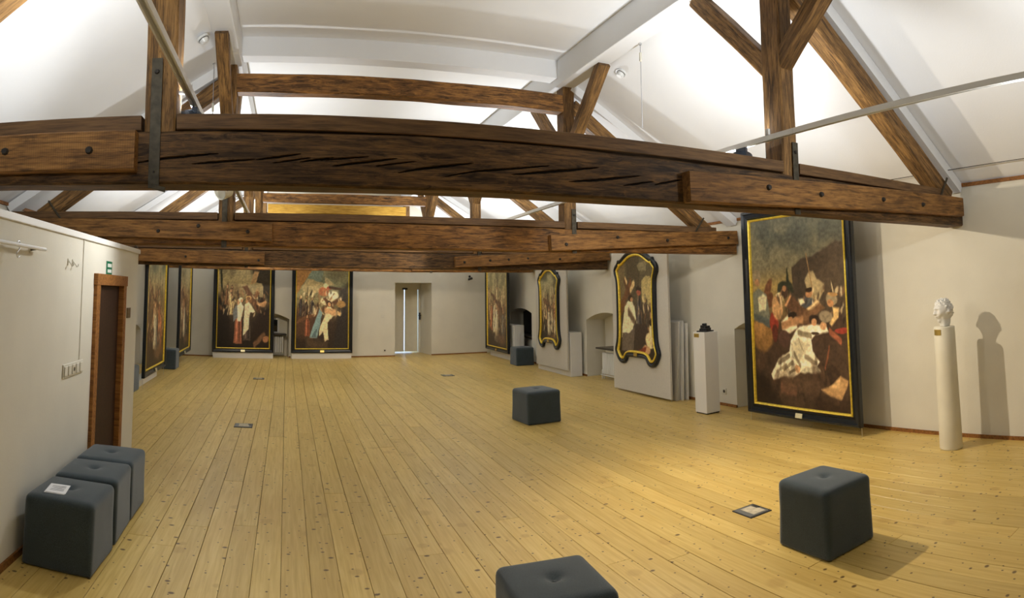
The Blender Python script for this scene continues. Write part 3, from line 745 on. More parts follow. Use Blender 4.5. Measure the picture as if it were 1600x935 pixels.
class Canvas:
    """A small procedural painter; u runs left to right, v bottom to top, both 0..1; colours are 0..255 sRGB."""
    def __init__(s, w, h, aspect, seed, warp=0.02):
        s.w, s.h, s.a = w, h, aspect
        u, v = np.meshgrid(np.linspace(0, 1, w), np.linspace(0, 1, h))
        s.u0, s.v0 = u, v
        s.u = u + (vnoise(h, w, 9, seed) - 0.5) * warp * 2.0; s.v = v + (vnoise(h, w, 9, seed + 1) - 0.5) * warp * 2.0 * aspect
        s.n1 = vnoise(h, w, 5, seed + 2); s.n2 = vnoise(h, w, 46, seed + 3)
        s.c = np.zeros((h, w, 3))
    def put(s, m, col): s.c = s.c * (1 - m[..., None]) + np.array(col, float) * m[..., None]
    def grad(s, stops):
        vs_ = [p for p, _ in stops]
        for k in range(3): s.c[..., k] = np.interp(s.v, vs_, [c[k] for _, c in stops])
    def clouds(s, lo, hi, v0, v1, amt=0.7):
        m = np.clip((s.n1 - 0.42) * 5, 0, 1) * np.clip((s.v - v0) * 8, 0, 1) * np.clip((v1 - s.v) * 8, 0, 1) * amt
        s.put(m, hi); m = np.clip((0.46 - s.n1) * 5, 0, 1) * np.clip((s.v - v0) * 8, 0, 1) * np.clip((v1 - s.v) * 8, 0, 1) * amt; s.put(m, lo)
    def ell(s, cx, cy, rx_, ry_, col, rot=0.0, soft=0.14, amt=1.0):
        dx, dy = (s.u - cx), (s.v - cy) / s.a
        c, n = math.cos(rot), math.sin(rot); X, Y = dx * c + dy * n, -dx * n + dy * c
        d = np.sqrt((X / rx_) ** 2 + (Y / (ry_ / s.a)) ** 2)
        s.put(np.clip((1 + soft - d) / (2 * soft), 0, 1) * amt, col)
    def poly(s, pts, col, amt=1.0, soft=0.004):
        ins = np.zeros_like(s.u, bool); dist = np.full_like(s.u, 9.0)
        P_ = [(x, y / s.a) for x, y in pts]; X, Y = s.u, s.v / s.a
        for (x0, y0), (x1, y1) in zip(P_, P_[1:] + P_[:1]):
            if y0 != y1: ins ^= ((y0 > Y) != (y1 > Y)) & (X < (x1 - x0) * (Y - y0) / (y1 - y0) + x0)
            L2 = (x1 - x0) ** 2 + (y1 - y0) ** 2 + 1e-12
            t = np.clip(((X - x0) * (x1 - x0) + (Y - y0) * (y1 - y0)) / L2, 0, 1)
            dist = np.minimum(dist, np.hypot(X - x0 - t * (x1 - x0), Y - y0 - t * (y1 - y0)))
        sd = np.where(ins, dist, -dist)
        s.put(np.clip(0.5 + sd / (2 * soft), 0, 1) * amt, col)
    def line(s, x0, y0, x1, y1, wdt, col, amt=1.0):
        X, Y = s.u, s.v / s.a; y0, y1 = y0 / s.a, y1 / s.a
        L2 = (x1 - x0) ** 2 + (y1 - y0) ** 2
        t = np.clip(((X - x0) * (x1 - x0) + (Y - y0) * (y1 - y0)) / L2, 0, 1)
        d = np.hypot(X - x0 - t * (x1 - x0), Y - y0 - t * (y1 - y0))
        s.put(np.clip((wdt - d) / (wdt * 0.5), 0, 1) * amt, col)
    def figure(s, x, y, hgt, robe, skin=(168, 124, 84), hair=(52, 36, 24), lean=0.0, wd=0.5):
        """A draped standing figure: robe, lit fold, head."""
        top = y + hgt; w_ = hgt * wd * s.a ** -1 * 0.55
        s.poly([(x - w_, y), (x + w_, y), (x + w_ * 0.75 + lean, y + hgt * 0.62), (x + w_ * 0.35 + lean, y + hgt * 0.8), (x - w_ * 0.35 + lean, y + hgt * 0.8), (x - w_ * 0.8 + lean, y + hgt * 0.6)], robe)
        lit = [min(255, c * 1.35 + 12) for c in robe]; drk = [c * 0.5 for c in robe]
        s.line(x + w_ * 0.35, y + hgt * 0.08, x + w_ * 0.2 + lean, y + hgt * 0.7, w_ * 0.20, drk, 0.8)
        s.line(x - w_ * 0.35, y + hgt * 0.08, x - w_ * 0.3 + lean, y + hgt * 0.72, w_ * 0.18, lit, 0.8)
        r_ = hgt * 0.085 / s.a
        s.ell(x + lean, y + hgt * 0.90, r_ * 1.25, r_ * 1.35 * s.a, hair, 0, 0.2); s.ell(x + lean - r_ * 0.25, y + hgt * 0.885, r_ * 0.85, r_ * 1.0 * s.a, skin, 0, 0.25)
    def crowd(s, n_, x0, x1, y0, y1, hgt, seed, robes):
        r = random.Random(seed)
        for i in range(n_):
            y = y1 + (y0 - y1) * (i + 0.5) / n_
            s.figure(r.uniform(x0, x1), y - hgt * 0.5, hgt * r.uniform(0.85, 1.15), r.choice(robes), lean=r.uniform(-.02, .02))
    def dabs(s, n_, x0, x1, y0, y1, pal, seed, r0=0.010, r1=0.032, amt=0.75):
        r = random.Random(seed)
        for i in range(n_):
            a, b = r.uniform(r0, r1) * 0.8, r.uniform(r0, r1) * 1.5
            s.ell(r.uniform(x0, x1), r.uniform(y0, y1), a * 0.6, b * 0.7 * s.a, r.choice(pal), r.uniform(-1.2, 1.2), 0.35, amt * r.uniform(0.5, 1))
    def finish(s, gain=1.0):
        grey = s.c.mean(axis=2, keepdims=True); warm = grey * np.array((1.16, 1.0, 0.74))
        c = (s.c * 0.70 + warm * 0.30) * (0.78 + 0.44 * s.n2[..., None])
        c = np.clip(c * gain, 0, 255) / 255.0
        return np.where(c <= 0.04045, c / 12.92, ((c + 0.055) / 1.055) ** 2.4)

def canvas_me(name, cv, x0, x1, z0, z1, keep=None, gain=1.0):
    w, h = cv.w, cv.h; xs, zs = np.linspace(x0, x1, w), np.linspace(z0, z1, h)
    V = [(xs[i], 0.0, zs[j]) for j in range(h) for i in range(w)]
    Fc = []
    for j in range(h - 1):
        for i in range(w - 1):
            if keep is None or keep((xs[i] + xs[i + 1]) / 2, (zs[j] + zs[j + 1]) / 2):
                a = j * w + i; Fc.append((a, a + 1, a + w + 1, a + w))
    me = bpy.data.meshes.new(name); me.from_pydata(V, [], Fc)
    col = np.ones((h * w, 4), dtype=np.float32); col[:, :3] = cv.finish(gain).reshape(-1, 3)
    at = me.attributes.new('paint', 'FLOAT_COLOR', 'POINT'); at.data.foreach_set('color', col.ravel())
    return me

def ring_frame(name, outlines, mat, parent):
    """Closed moulding through a list of (outline points [(x,z)..], y) loops with equal counts."""
    V, Fc = [], []; n = len(outlines[0][0])
    for pts, y in outlines: V += [(p[0], y, p[1]) for p in pts]
    for r in range(len(outlines) - 1):
        for i in range(n):
            j = (i + 1) % n; Fc.append((r * n + i, r * n + j, (r + 1) * n + j, (r + 1) * n + i))
    return link(name, mesh(name, V, Fc), mat, parent)

def rect(x0, x1, z0, z1, d): return [(x0 + d, z0 + d), (x1 - d, z0 + d), (x1 - d, z1 - d), (x0 + d, z1 - d)]

def painting(loc, rz, w, h, cv, label, group, fw=0.115, depth=0.06, plaque='plaque_pale', gain=1.42, wires=0.0):
    """Black moulded frame with a gilt inner slip; local -Y looks at the viewer; loc is the bottom centre of the frame."""
    root = empty('framed_painting', loc, rz, label, 'painting', group)
    x0, x1 = -w / 2, w / 2
    ring_frame('frame', [(rect(x0, x1, 0, h, fw), 0.0), (rect(x0, x1, 0, h, 0), 0.0), (rect(x0, x1, 0, h, 0), -depth * 0.75), (rect(x0, x1, 0, h, 0.012), -depth), (rect(x0, x1, 0, h, 0.030), -depth),
                         (rect(x0, x1, 0, h, 0.042), -depth * 0.72), (rect(x0, x1, 0, h, fw * 0.62), -depth * 0.62), (rect(x0, x1, 0, h, fw * 0.72), -depth * 0.8), (rect(x0, x1, 0, h, fw * 0.80), -depth * 0.55), (rect(x0, x1, 0, h, fw), -depth * 0.4), (rect(x0, x1, 0, h, fw), 0.0)], 'frame_black', root)
    ring_frame('gilt_slip', [(rect(x0, x1, 0, h, fw * 0.85), -depth * 0.3), (rect(x0, x1, 0, h, fw * 0.85), -depth * 0.62), (rect(x0, x1, 0, h, fw * 0.93), -depth * 0.78), (rect(x0, x1, 0, h, fw * 1.02), -depth * 0.66), (rect(x0, x1, 0, h, fw * 1.07), -depth * 0.3), (rect(x0, x1, 0, h, fw * 0.85), -depth * 0.3)], 'gold_leaf', root)
    link('canvas', canvas_me('canvas', cv, x0 + fw, x1 - fw, fw, h - fw, None, gain), 'paint', root, (0, -depth * 0.32, 0))
    lb('back_board', 0, -0.004, h / 2, w - 0.06, 0.008, h - 0.06, 'black_gap', root)
    p_ = lb('plaque', 0.0, -depth * 1.02, fw * 0.40, 0.105, 0.012, 0.055, plaque, root, 0.002); p_.rotation_euler = (-0.25, 0, 0)
    if wires:
        for sx in (-1, 1): rod('wire', (sx * (w / 2 - 0.012), -0.02, -wires), (sx * (w / 2 - 0.012), -0.02, 0.02), 0.003, 'steel_wire', root, 6)
    return root

# --- large painting on the right
def comp_right():
    c = Canvas(200, 300, 1.62, 5, 0.008)
    def U(x, y): return ((x - 323) / 350.0, 1 - (y - 52) / 728.0)
    def PP(pts, col, amt=1.0, soft=0.004): c.poly([U(*p) for p in pts], col, amt, soft)
    def EE(x, y, rx_, ry_, col, rot=0, soft=0.12, amt=1.0):
        u, v = U(x, y); c.ell(u, v, rx_ / 350.0, ry_ / 728.0, col, rot, soft, amt)
    def LL(x0, y0, x1, y1, w_, col, amt=1.0):
        a, b = U(x0, y0), U(x1, y1); c.line(a[0], a[1], b[0], b[1], w_ / 350.0, col, amt)
    c.grad([(0.0, (52, 36, 27)), (0.35, (58, 42, 30)), (0.55, (104, 86, 50)), (0.63, (142, 118, 62)), (0.74, (92, 88, 68)), (0.9, (66, 70, 62)), (1.0, (70, 74, 66))])
    c.clouds((60, 64, 58), (120, 114, 86), 0.64, 1.05, 0.4)
    PP([(485, 330), (485, 252), (520, 222), (560, 216), (600, 192), (640, 172), (680, 164), (690, 800), (430, 800), (470, 340)], (58, 48, 38))
    EE(620, 300, 60, 90, (72, 58, 42), 0.3, 0.6, 0.7)
    PP([(318, 560), (430, 470), (690, 430), (690, 810), (318, 810)], (60, 43, 32), 0.9, 0.03)
    PP([(425, 345), (428, 315), (445, 302), (462, 305), (464, 255), (468, 250), (473, 305), (484, 318), (488, 345)], (40, 44, 30))
    PP([(530, 300), (546, 275), (562, 264), (575, 300), (598, 318), (600, 345), (578, 380), (548, 372)], (136, 120, 86))
    LL(540, 208, 564, 384, 2.2, (120, 92, 56))
    # rider and horse on the left
    EE(362, 505, 42, 72, (122, 84, 40)); EE(350, 480, 24, 30, (150, 104, 52), 0, 0.5)
    EE(384, 345, 26, 30, (104, 62, 36), 0.6); EE(398, 372, 12, 26, (92, 54, 32), 0.4)
    PP([(322, 350), (350, 320), (382, 350), (392, 430), (388, 470), (322, 450)], (92, 98, 86)); PP([(345, 365), (368, 345), (384, 362), (376, 412), (350, 420)], (176, 168, 134))
    EE(343, 276, 17, 30, (120, 106, 82)); EE(344, 300, 11, 15, (152, 106, 70)); PP([(326, 425), (388, 445), (394, 480), (330, 455)], (66, 76, 76))
    EE(408, 458, 17, 44, (134, 38, 28)); EE(410, 500, 12, 40, (84, 34, 24))
    # figures behind
    EE(424, 400, 22, 46, (170, 126, 80)); EE(431, 360, 12, 15, (150, 104, 66)); EE(432, 350, 13, 8, (176, 158, 120))
    EE(455, 340, 14, 22, (66, 46, 34)); EE(453, 330, 8, 10, (140, 96, 62))
    PP([(500, 375), (530, 358), (560, 372), (560, 400), (530, 410), (510, 400)], (56, 62, 70)); EE(545, 350, 12, 15, (146, 98, 62)); EE(546, 336, 13, 9, (40, 28, 20))
    PP([(505, 372), (525, 366), (530, 385), (512, 392)], (196, 180, 142))
    c.dabs(70, 0.25, 0.98, 0.42, 0.62, [(190, 172, 130), (150, 108, 70), (46, 32, 24), (30, 22, 17), (120, 78, 48), (90, 84, 70), (206, 190, 150), (70, 48, 34)], 3, 0.008, 0.022, 0.7)
    # cross
    PP([(452, 388), (474, 352), (568, 452), (548, 482)], (84, 56, 38)); PP([(452, 388), (474, 352), (480, 358), (458, 396)], (176, 122, 80))
    PP([(600, 402), (572, 380), (440, 498), (452, 512)], (100, 68, 44)); PP([(572, 378), (580, 384), (540, 420), (534, 412)], (180, 150, 104))
    PP([(560, 440), (650, 420), (668, 520), (590, 540)], (56, 40, 30))
    # kneeling helper
    PP([(436, 455), (462, 425), (492, 440), (498, 480), (470, 500), (440, 490)], (192, 182, 150)); EE(480, 428, 16, 14, (38, 28, 22)); EE(472, 442, 9, 10, (150, 102, 66))
    LL(440, 470, 515, 445, 6, (150, 104, 68)); EE(445, 520, 22, 34, (72, 48, 40))
    # fallen figure in white
    PP([(494, 486), (520, 468), (552, 462), (600, 472), (606, 490), (560, 500), (545, 520), (548, 566), (572, 600), (560, 630), (500, 640), (470, 672), (440, 668), (398, 680), (388, 660), (420, 600), (462, 566), (470, 530)], (196, 190, 162))
    PP([(470, 540), (500, 520), (540, 540), (520, 580), (490, 610), (472, 590)], (164, 158, 130)); LL(500, 500, 545, 505, 4, (112, 102, 80)); LL(480, 575, 500, 615, 3.5, (90, 80, 62), 0.8); LL(420, 612, 460, 585, 4, (84, 72, 56), 0.8)
    LL(520, 590, 560, 610, 3.5, (104, 92, 72), 0.8); LL(440, 640, 475, 610, 3, (120, 110, 86)); LL(500, 520, 515, 570, 2, (140, 130, 104)); LL(410, 650, 450, 620, 2.5, (140, 130, 104)); LL(460, 655, 500, 620, 2.5, (112, 100, 78)); PP([(500, 640), (520, 625), (560, 622), (575, 640), (520, 650)], (150, 146, 124)); EE(490, 630, 10, 14, (176, 130, 88))
    EE(558, 446, 18, 17, (42, 30, 22)); EE(558, 456, 10, 13, (160, 110, 72)); EE(590, 470, 12, 14, (172, 124, 84)); EE(560, 495, 14, 6, (60, 46, 36))
    # soldier
    EE(622, 374, 18, 21, (124, 110, 84)); EE(626, 358, 16, 7, (150, 108, 60)); EE(618, 388, 10, 11, (150, 100, 62)); EE(600, 436, 24, 24, (112, 100, 80)); PP([(625, 400), (645, 405), (642, 440), (620, 470), (612, 462), (626, 436)], (186, 150, 92))
    EE(654, 488, 26, 10, (128, 36, 28)); LL(612, 490, 645, 525, 5, (132, 66, 44)); LL(606, 545, 590, 625, 3, (104, 56, 36))
    c.dabs(50, 0.0, 1.0, 0.02, 0.25, [(70, 48, 36), (44, 30, 22), (92, 66, 46), (34, 24, 18)], 13, 0.02, 0.05, 0.5)
    # foreground rocks
    PP([(572, 702), (600, 690), (640, 654), (664, 664), (660, 690), (640, 732), (600, 722)], (150, 112, 70)); PP([(600, 690), (640, 654), (630, 700)], (172, 134, 86))
    PP([(320, 640), (380, 690), (430, 780), (320, 810)], (34, 24, 18), 0.9, 0.02); PP([(550, 720), (690, 760), (690, 810), (540, 810)], (40, 26, 20), 0.8, 0.02)
    LL(430, 705, 480, 715, 8, (92, 60, 44)); LL(440, 690, 560, 700, 10, (82, 60, 44), 0.6)
    return c

DK = [(120, 60, 38), (84, 70, 60), (160, 140, 104), (70, 84, 92), (58, 40, 32), (132, 92, 56)]
def comp_far1():
    c = Canvas(110, 172, 1.55, 21, 0.012)
    c.grad([(0, (26, 20, 15)), (0.3, (44, 32, 24)), (0.55, (92, 78, 52)), (0.75, (126, 112, 74)), (1, (96, 90, 64))])
    c.clouds((74, 66, 46), (142, 128, 88), 0.5, 1.1, 0.7)
    c.poly([(0.62, 1.05), (1.05, 1.05), (1.05, 0.5), (0.86, 0.55), (0.86, 0.72), (0.68, 0.76)], (48, 42, 32)); c.poly([(0.0, 0.0), (0.0, 0.6), (0.12, 0.58), (0.24, 0.3), (0.22, 0.0)], (26, 20, 15), 0.9, 0.02)
    c.line(0.09, 0.5, 0.05, 0.95, 0.022, (38, 40, 28)); 
    for a in range(7): c.line(0.06, 0.92, 0.06 + 0.2 * math.cos(0.6 + a * 0.42), 0.92 + 0.10 * math.sin(0.6 + a * 0.5) - 0.02, 0.02, (48, 54, 36))
    c.poly([(0.68, 0.88), (0.78, 0.88), (0.72, 0.74), (0.62, 0.73)], (146, 112, 72)); c.poly([(0.6, 0.72), (0.84, 0.74), (0.86, 0.6), (0.66, 0.62)], (134, 122, 86))
    c.poly([(0.05, 0.65), (0.35, 0.74), (0.5, 0.62), (0.45, 0.5), (0.1, 0.52)], (104, 84, 52), 0.8, 0.03)
    c.crowd(7, 0.08, 0.45, 0.46, 0.62, 0.24, 3, [(150, 126, 84), (120, 92, 58), (96, 64, 40), (160, 142, 104)])
    c.poly([(0.46, 0.70), (0.55, 0.72), (0.86, 0.42), (0.78, 0.40)], (92, 58, 36)); c.poly([(0.55, 0.52), (0.62, 0.50), (0.80, 0.63), (0.74, 0.66)], (112, 72, 44))
    c.ell(0.84, 0.52, 0.09, 0.05, (168, 122, 80)); c.ell(0.82, 0.56, 0.08, 0.03, (44, 30, 22)); c.poly([(0.7, 0.0), (1.0, 0.0), (1.0, 0.5), (0.82, 0.45), (0.7, 0.3)], (36, 24, 18), 0.9, 0.03)
    c.dabs(90, 0.05, 0.95, 0.38, 0.66, [(190, 172, 130), (150, 108, 70), (46, 32, 24), (30, 22, 17), (120, 78, 48), (90, 84, 70), (206, 190, 150), (70, 48, 34)], 4)
    c.figure(0.40, 0.05, 0.52, (134, 74, 52), wd=0.42); c.poly([(0.36, 0.46), (0.44, 0.52), (0.5, 0.48), (0.44, 0.3), (0.38, 0.3)], (196, 186, 156)); c.poly([(0.30, 0.44), (0.38, 0.5), (0.38, 0.34), (0.3, 0.3)], (86, 96, 104))
    c.figure(0.57, 0.08, 0.52, (66, 54, 48), wd=0.4); c.poly([(0.52, 0.5), (0.6, 0.54), (0.72, 0.42), (0.62, 0.40), (0.60, 0.22), (0.5, 0.14), (0.5, 0.3)], (184, 176, 146)); c.ell(0.59, 0.575, 0.05, 0.03, (186, 150, 90)); c.ell(0.59, 0.57, 0.035, 0.024, (120, 78, 50))
    c.ell(0.44, 0.545, 0.045, 0.03, (206, 196, 160)); c.ell(0.46, 0.535, 0.024, 0.02, (168, 120, 84)); c.line(0.72, 0.04, 0.9, 0.16, 0.03, (96, 66, 46)); c.ell(0.93, 0.1, 0.06, 0.04, (140, 90, 60))
    return c
def comp_far2():
    c = Canvas(110, 172, 1.5, 33, 0.012)
    c.grad([(0, (40, 30, 24)), (0.3, (54, 40, 30)), (0.55, (110, 100, 66)), (0.75, (100, 108, 84)), (1, (110, 106, 78))])
    c.clouds((86, 96, 76), (132, 128, 92), 0.5, 1.1, 0.5)
    c.poly([(0, 1.02), (0.4, 1.02), (0.0, 0.62)], (140, 96, 48)); c.poly([(0.4, 1.02), (0.55, 1.02), (0.46, 0.74), (0.12, 0.72), (0.1, 0.7)], (92, 110, 98)); c.ell(0.78, 0.9, 0.2, 0.1, (92, 88, 62), 0, 0.5)
    c.poly([(0.1, 0.7), (0.22, 0.82), (0.52, 0.75), (0.6, 0.66), (0.2, 0.64)], (150, 136, 96)); c.poly([(0.54, 0.84), (0.74, 0.74), (0.54, 0.74)], (150, 138, 100)); c.poly([(0.82, 0.7), (1, 0.76), (1, 0), (0.7, 0), (0.8, 0.4)], (38, 34, 34), 0.9, 0.03)
    c.poly([(0.0, 0.45), (0.4, 0.5), (0.5, 0.3), (0.3, 0.1), (0, 0.14)], (74, 48, 34), 0.9, 0.03)
    c.ell(0.52, 0.66, 0.1, 0.05, (158, 84, 50)); c.ell(0.56, 0.73, 0.05, 0.03, (196, 182, 140)); c.ell(0.62, 0.71, 0.05, 0.025, (146, 60, 42)); c.ell(0.70, 0.62, 0.10, 0.06, (206, 196, 158)); c.ell(0.6, 0.55, 0.14, 0.05, (186, 174, 138)); c.line(0.62, 0.72, 0.86, 0.70, 0.014, (62, 44, 30))
    c.crowd(6, 0.04, 0.42, 0.45, 0.52, 0.22, 9, [(60, 44, 36), (176, 160, 120), (96, 60, 42), (48, 44, 46)])
    c.line(0.22, 0.7, 0.2, 0.5, 0.01, (80, 72, 50)); c.poly([(0.0, 0.28), (0.04, 0.33), (0.66, 0.52), (0.64, 0.46)], (96, 62, 40)); c.poly([(0.5, 0.58), (0.56, 0.6), (0.74, 0.46), (0.68, 0.44)], (84, 54, 36)); c.line(0.6, 0.5, 0.86, 0.57, 0.025, (88, 58, 38))
    c.dabs(90, 0.03, 0.9, 0.40, 0.66, [(190, 172, 130), (150, 108, 70), (46, 32, 24), (30, 22, 17), (120, 78, 48), (90, 84, 70), (206, 190, 150), (70, 48, 34)], 5)
    c.poly([(0.5, 0.42), (0.44, 0.46), (0.3, 0.2), (0.26, 0.13), (0.4, 0.11), (0.46, 0.28)], (92, 130, 140)); c.poly([(0.42, 0.25), (0.3, 0.14), (0.38, 0.12)], (64, 92, 104))
    c.poly([(0.56, 0.46), (0.64, 0.5), (0.74, 0.42), (0.66, 0.34), (0.6, 0.3), (0.62, 0.1), (0.55, 0.08), (0.52, 0.2), (0.44, 0.14), (0.46, 0.26), (0.54, 0.36)], (192, 178, 138)); c.ell(0.63, 0.52, 0.045, 0.032, (50, 34, 24)); c.ell(0.635, 0.512, 0.028, 0.022, (170, 122, 82))
    c.line(0.56, 0.44, 0.74, 0.42, 0.03, (176, 132, 90)); c.poly([(0.78, 0.44), (0.86, 0.42), (0.84, 0.38), (0.78, 0.39)], (186, 150, 100)); c.ell(0.86, 0.52, 0.09, 0.04, (140, 104, 56)); c.poly([(0.2, 0.12), (0.6, 0.08), (0.6, 0.0), (0.2, 0.0)], (74, 58, 44), 0.8, 0.03)
    c.figure(0.22, 0.14, 0.26, (128, 66, 42))
    return c
def comp_loose(seed, sky=(96, 100, 80), low=(60, 46, 34), w=76, h=140, asp=1.5):
    """Crowded procession under a pale sky, kept loose: seen at a steep angle."""
    c = Canvas(w, h, asp, seed, 0.03)
    c.grad([(0, [x * 0.8 for x in low]), (0.25, low), (0.5, (104, 84, 56)), (0.66, (138, 126, 88)), (0.85, sky), (1, [x * 0.9 for x in sky])])
    c.clouds([x * 0.75 for x in sky], (148, 142, 108), 0.5, 1.1, 0.6)
    r = random.Random(seed)
    for i in range(4): x = r.uniform(0.2, 0.85); c.line(x, 0.5, x + r.uniform(-.05, .05), r.uniform(0.7, 0.85), 0.012, (72, 56, 38))
    c.crowd(9, 0.1, 0.9, 0.4, 0.62, 0.22, seed, [(150, 120, 80), (116, 72, 46), (168, 150, 112), (76, 62, 48)])
    c.line(0.2, 0.62, 0.8, 0.42, 0.03, (84, 56, 36)); c.crowd(5, 0.15, 0.85, 0.22, 0.40, 0.36, seed + 5, [(176, 162, 126), (150, 84, 50), (86, 84, 80), (60, 44, 36)])
    c.dabs(150, 0.05, 0.95, 0.2, 0.68, [(190, 172, 130), (150, 108, 70), (46, 32, 24), (30, 22, 17), (120, 78, 48), (90, 84, 70), (206, 190, 150), (70, 48, 34)], seed + 1); c.dabs(40, 0.1, 0.9, 0.05, 0.3, [(60, 44, 32), (40, 30, 22), (110, 80, 54)], seed + 2)
    c.figure(0.48, 0.12, 0.40, (172, 160, 130)); c.poly([(0, 0.0), (1, 0.0), (1, 0.12), (0.5, 0.16), (0, 0.1)], [x * 0.8 for x in low], 0.7, 0.04)
    c.ell(0.7, 0.1, 0.2, 0.05, (108, 76, 50), 0, 0.5, 0.7)
    return c
def comp_shape1():
    c = Canvas(100, 170, 1.72, 51, 0.012)
    c.grad([(0, (42, 32, 26)), (0.3, (58, 48, 40)), (0.6, (76, 66, 48)), (1, (86, 82, 62))])
    c.poly([(0.0, 1.0), (0.2, 1.0), (0.24, 0.5), (0.0, 0.4)], (96, 84, 60)); c.poly([(0.25, 1), (0.6, 1), (0.62, 0.4), (0.26, 0.5)], (70, 62, 46)); c.poly([(0.66, 0.55), (0.66, 0.74), (0.78, 0.8), (0.9, 0.78), (1, 0.7), (1, 0.5)], (146, 132, 84)); c.poly([(0.55, 0.9), (0.8, 0.94), (0.78, 0.85), (0.6, 0.84)], (110, 104, 78))
    c.line(0.08, 0.46, 0.36, 0.72, 0.045, (98, 62, 38)); c.line(0.2, 0.76, 0.34, 0.62, 0.03, (84, 54, 34)); c.line(0.22, 0.78, 0.26, 0.74, 0.02, (176, 150, 104)); c.line(0.36, 0.66, 0.46, 0.72, 0.025, (176, 150, 104))
    c.poly([(0.12, 0.3), (0.2, 0.5), (0.36, 0.58), (0.46, 0.5), (0.5, 0.4), (0.4, 0.28), (0.24, 0.2), (0.1, 0.2)], (188, 178, 142)); c.poly([(0.08, 0.06), (0.4, 0.08), (0.46, 0.3), (0.3, 0.26), (0.12, 0.24)], (84, 74, 66)); c.line(0.3, 0.45, 0.46, 0.36, 0.03, (90, 72, 54)); c.ell(0.36, 0.575, 0.06, 0.03, (52, 36, 24)); c.ell(0.39, 0.565, 0.035, 0.022, (160, 112, 76))
    c.figure(0.58, 0.2, 0.5, (62, 58, 58)); c.ell(0.58, 0.66, 0.08, 0.03, (46, 36, 30)); c.ell(0.58, 0.625, 0.06, 0.03, (140, 62, 46)); c.crowd(5, 0.75, 0.95, 0.45, 0.52, 0.22, 6, [(90, 70, 52), (120, 104, 78), (66, 52, 42)])
    c.dabs(60, 0.5, 0.98, 0.12, 0.6, [(190, 172, 130), (150, 108, 70), (46, 32, 24), (30, 22, 17), (120, 78, 48), (90, 84, 70), (206, 190, 150), (70, 48, 34)], 8)
    c.poly([(0.42, 0.04), (0.8, 0.04), (0.78, 0.34), (0.5, 0.34)], (54, 42, 36)); c.figure(0.88, 0.12, 0.34, (178, 154, 108), wd=0.6); c.ell(0.82, 0.2, 0.09, 0.06, (192, 166, 118)); c.ell(0.75, 0.1, 0.1, 0.05, (164, 122, 84)); c.poly([(0.45, 0.06), (0.75, 0.14), (0.7, 0.05)], (112, 40, 30)); c.ell(0.9, 0.36, 0.07, 0.035, (44, 30, 24))
    return c

painting((5.35, 5.02, 0.10), -PI / 2, 1.76, 2.50, comp_right(), 'largest framed painting on the right, white-robed man fallen under a cross', 'rectangular framed paintings', fw=0.125, depth=0.07, wires=0.10)
pf = (farp(1.32, -0.30, 0.145), farp(3.31, -0.30, 0.145))
painting(pf[0], FANG, 1.53, 2.38, comp_far1(), 'framed painting with a palm and an orange robe on the end wall', 'rectangular framed paintings', fw=0.11)
painting(pf[1], FANG, 1.57, 2.38, comp_far2(), 'framed painting with a blue cloak and a white horse on the end wall', 'rectangular framed paintings', fw=0.11, plaque='brass')
painting((5.35, 15.24, 0.175), -PI / 2, 1.74, 2.40, comp_loose(61, (110, 106, 78), (66, 52, 40)), 'pale framed painting at the far end of the right wall', 'rectangular framed paintings', fw=0.11, plaque='brass')
painting((-2.36, 11.10, 0.16), PI / 2, 1.80, 2.42, comp_loose(72, (82, 96, 84), (62, 44, 32)), 'framed painting on the left with a bright gilt edge, nearest past the partition', 'rectangular framed paintings', fw=0.115, wires=0.16)
painting((-2.36, 14.30, 0.18), PI / 2, 1.72, 2.40, comp_loose(83, (100, 98, 74), (58, 46, 34)), 'framed painting on the left beside the far corner', 'rectangular framed paintings', fw=0.11)
painting((-2.36, 7.47, 0.18), PI / 2, 1.72, 2.20, comp_loose(94), 'framed painting behind the partition, only its upper gilt corner showing', 'rectangular framed paintings', fw=0.11)

# --- shaped paintings on hanging panels
HALF = [(0.0, 1.805), (0.16, 1.79), (0.30, 1.74), (0.42, 1.665), (0.49, 1.645), (0.515, 1.66), (0.535, 1.605), (0.60, 1.57), (0.645, 1.50), (0.63, 1.42), (0.585, 1.34), (0.57, 1.22), (0.565, 0.80), (0.575, 0.45), (0.60, 0.33), (0.655, 0.215), (0.625, 0.14), (0.56, 0.05), (0.48, 0.0), (0.39, -0.005), (0.32, 0.035), (0.28, 0.10), (0.24, 0.118), (0.0, 0.118)]
def dense(pts, per=4):
    out = []
    for (a, b) in zip(pts[:-1], pts[1:]):
        for k_ in range(per): t = k_ / per; out.append((a[0] + (b[0] - a[0]) * t, a[1] + (b[1] - a[1]) * t))
    return out
def smooth_loop(p, it=2):
    for _ in range(it):
        n = len(p); p = [((p[i - 1][0] + 2 * p[i][0] + p[(i + 1) % n][0]) / 4, (p[i - 1][1] + 2 * p[i][1] + p[(i + 1) % n][1]) / 4) for i in range(n)]
    return p
right_half = dense(HALF)
OUT = smooth_loop(right_half + [(0.0, 0.118)] + [(-x, z) for x, z in reversed(right_half[1:])], 2)
def inset(loop, d):
    n = len(loop); res = []
    for i in range(n):
        a, b = Vector(loop[(i - 2) % n]), Vector(loop[(i + 2) % n]); t = (b - a).normalized()
        nr = Vector((t.y, -t.x)); res.append((loop[i][0] + nr.x * d, loop[i][1] + nr.y * d))
    return smooth_loop(res, 1 + int(d * 60))
def in_loop(loop, x, y):
    ins = False; n = len(loop); j = n - 1
    for i in range(n):
        xi, yi = loop[i]; xj, yj = loop[j]
        if (yi > y) != (yj > y) and x < (xj - xi) * (y - yi) / (yj - yi) + xi: ins = not ins
        j = i
    return ins
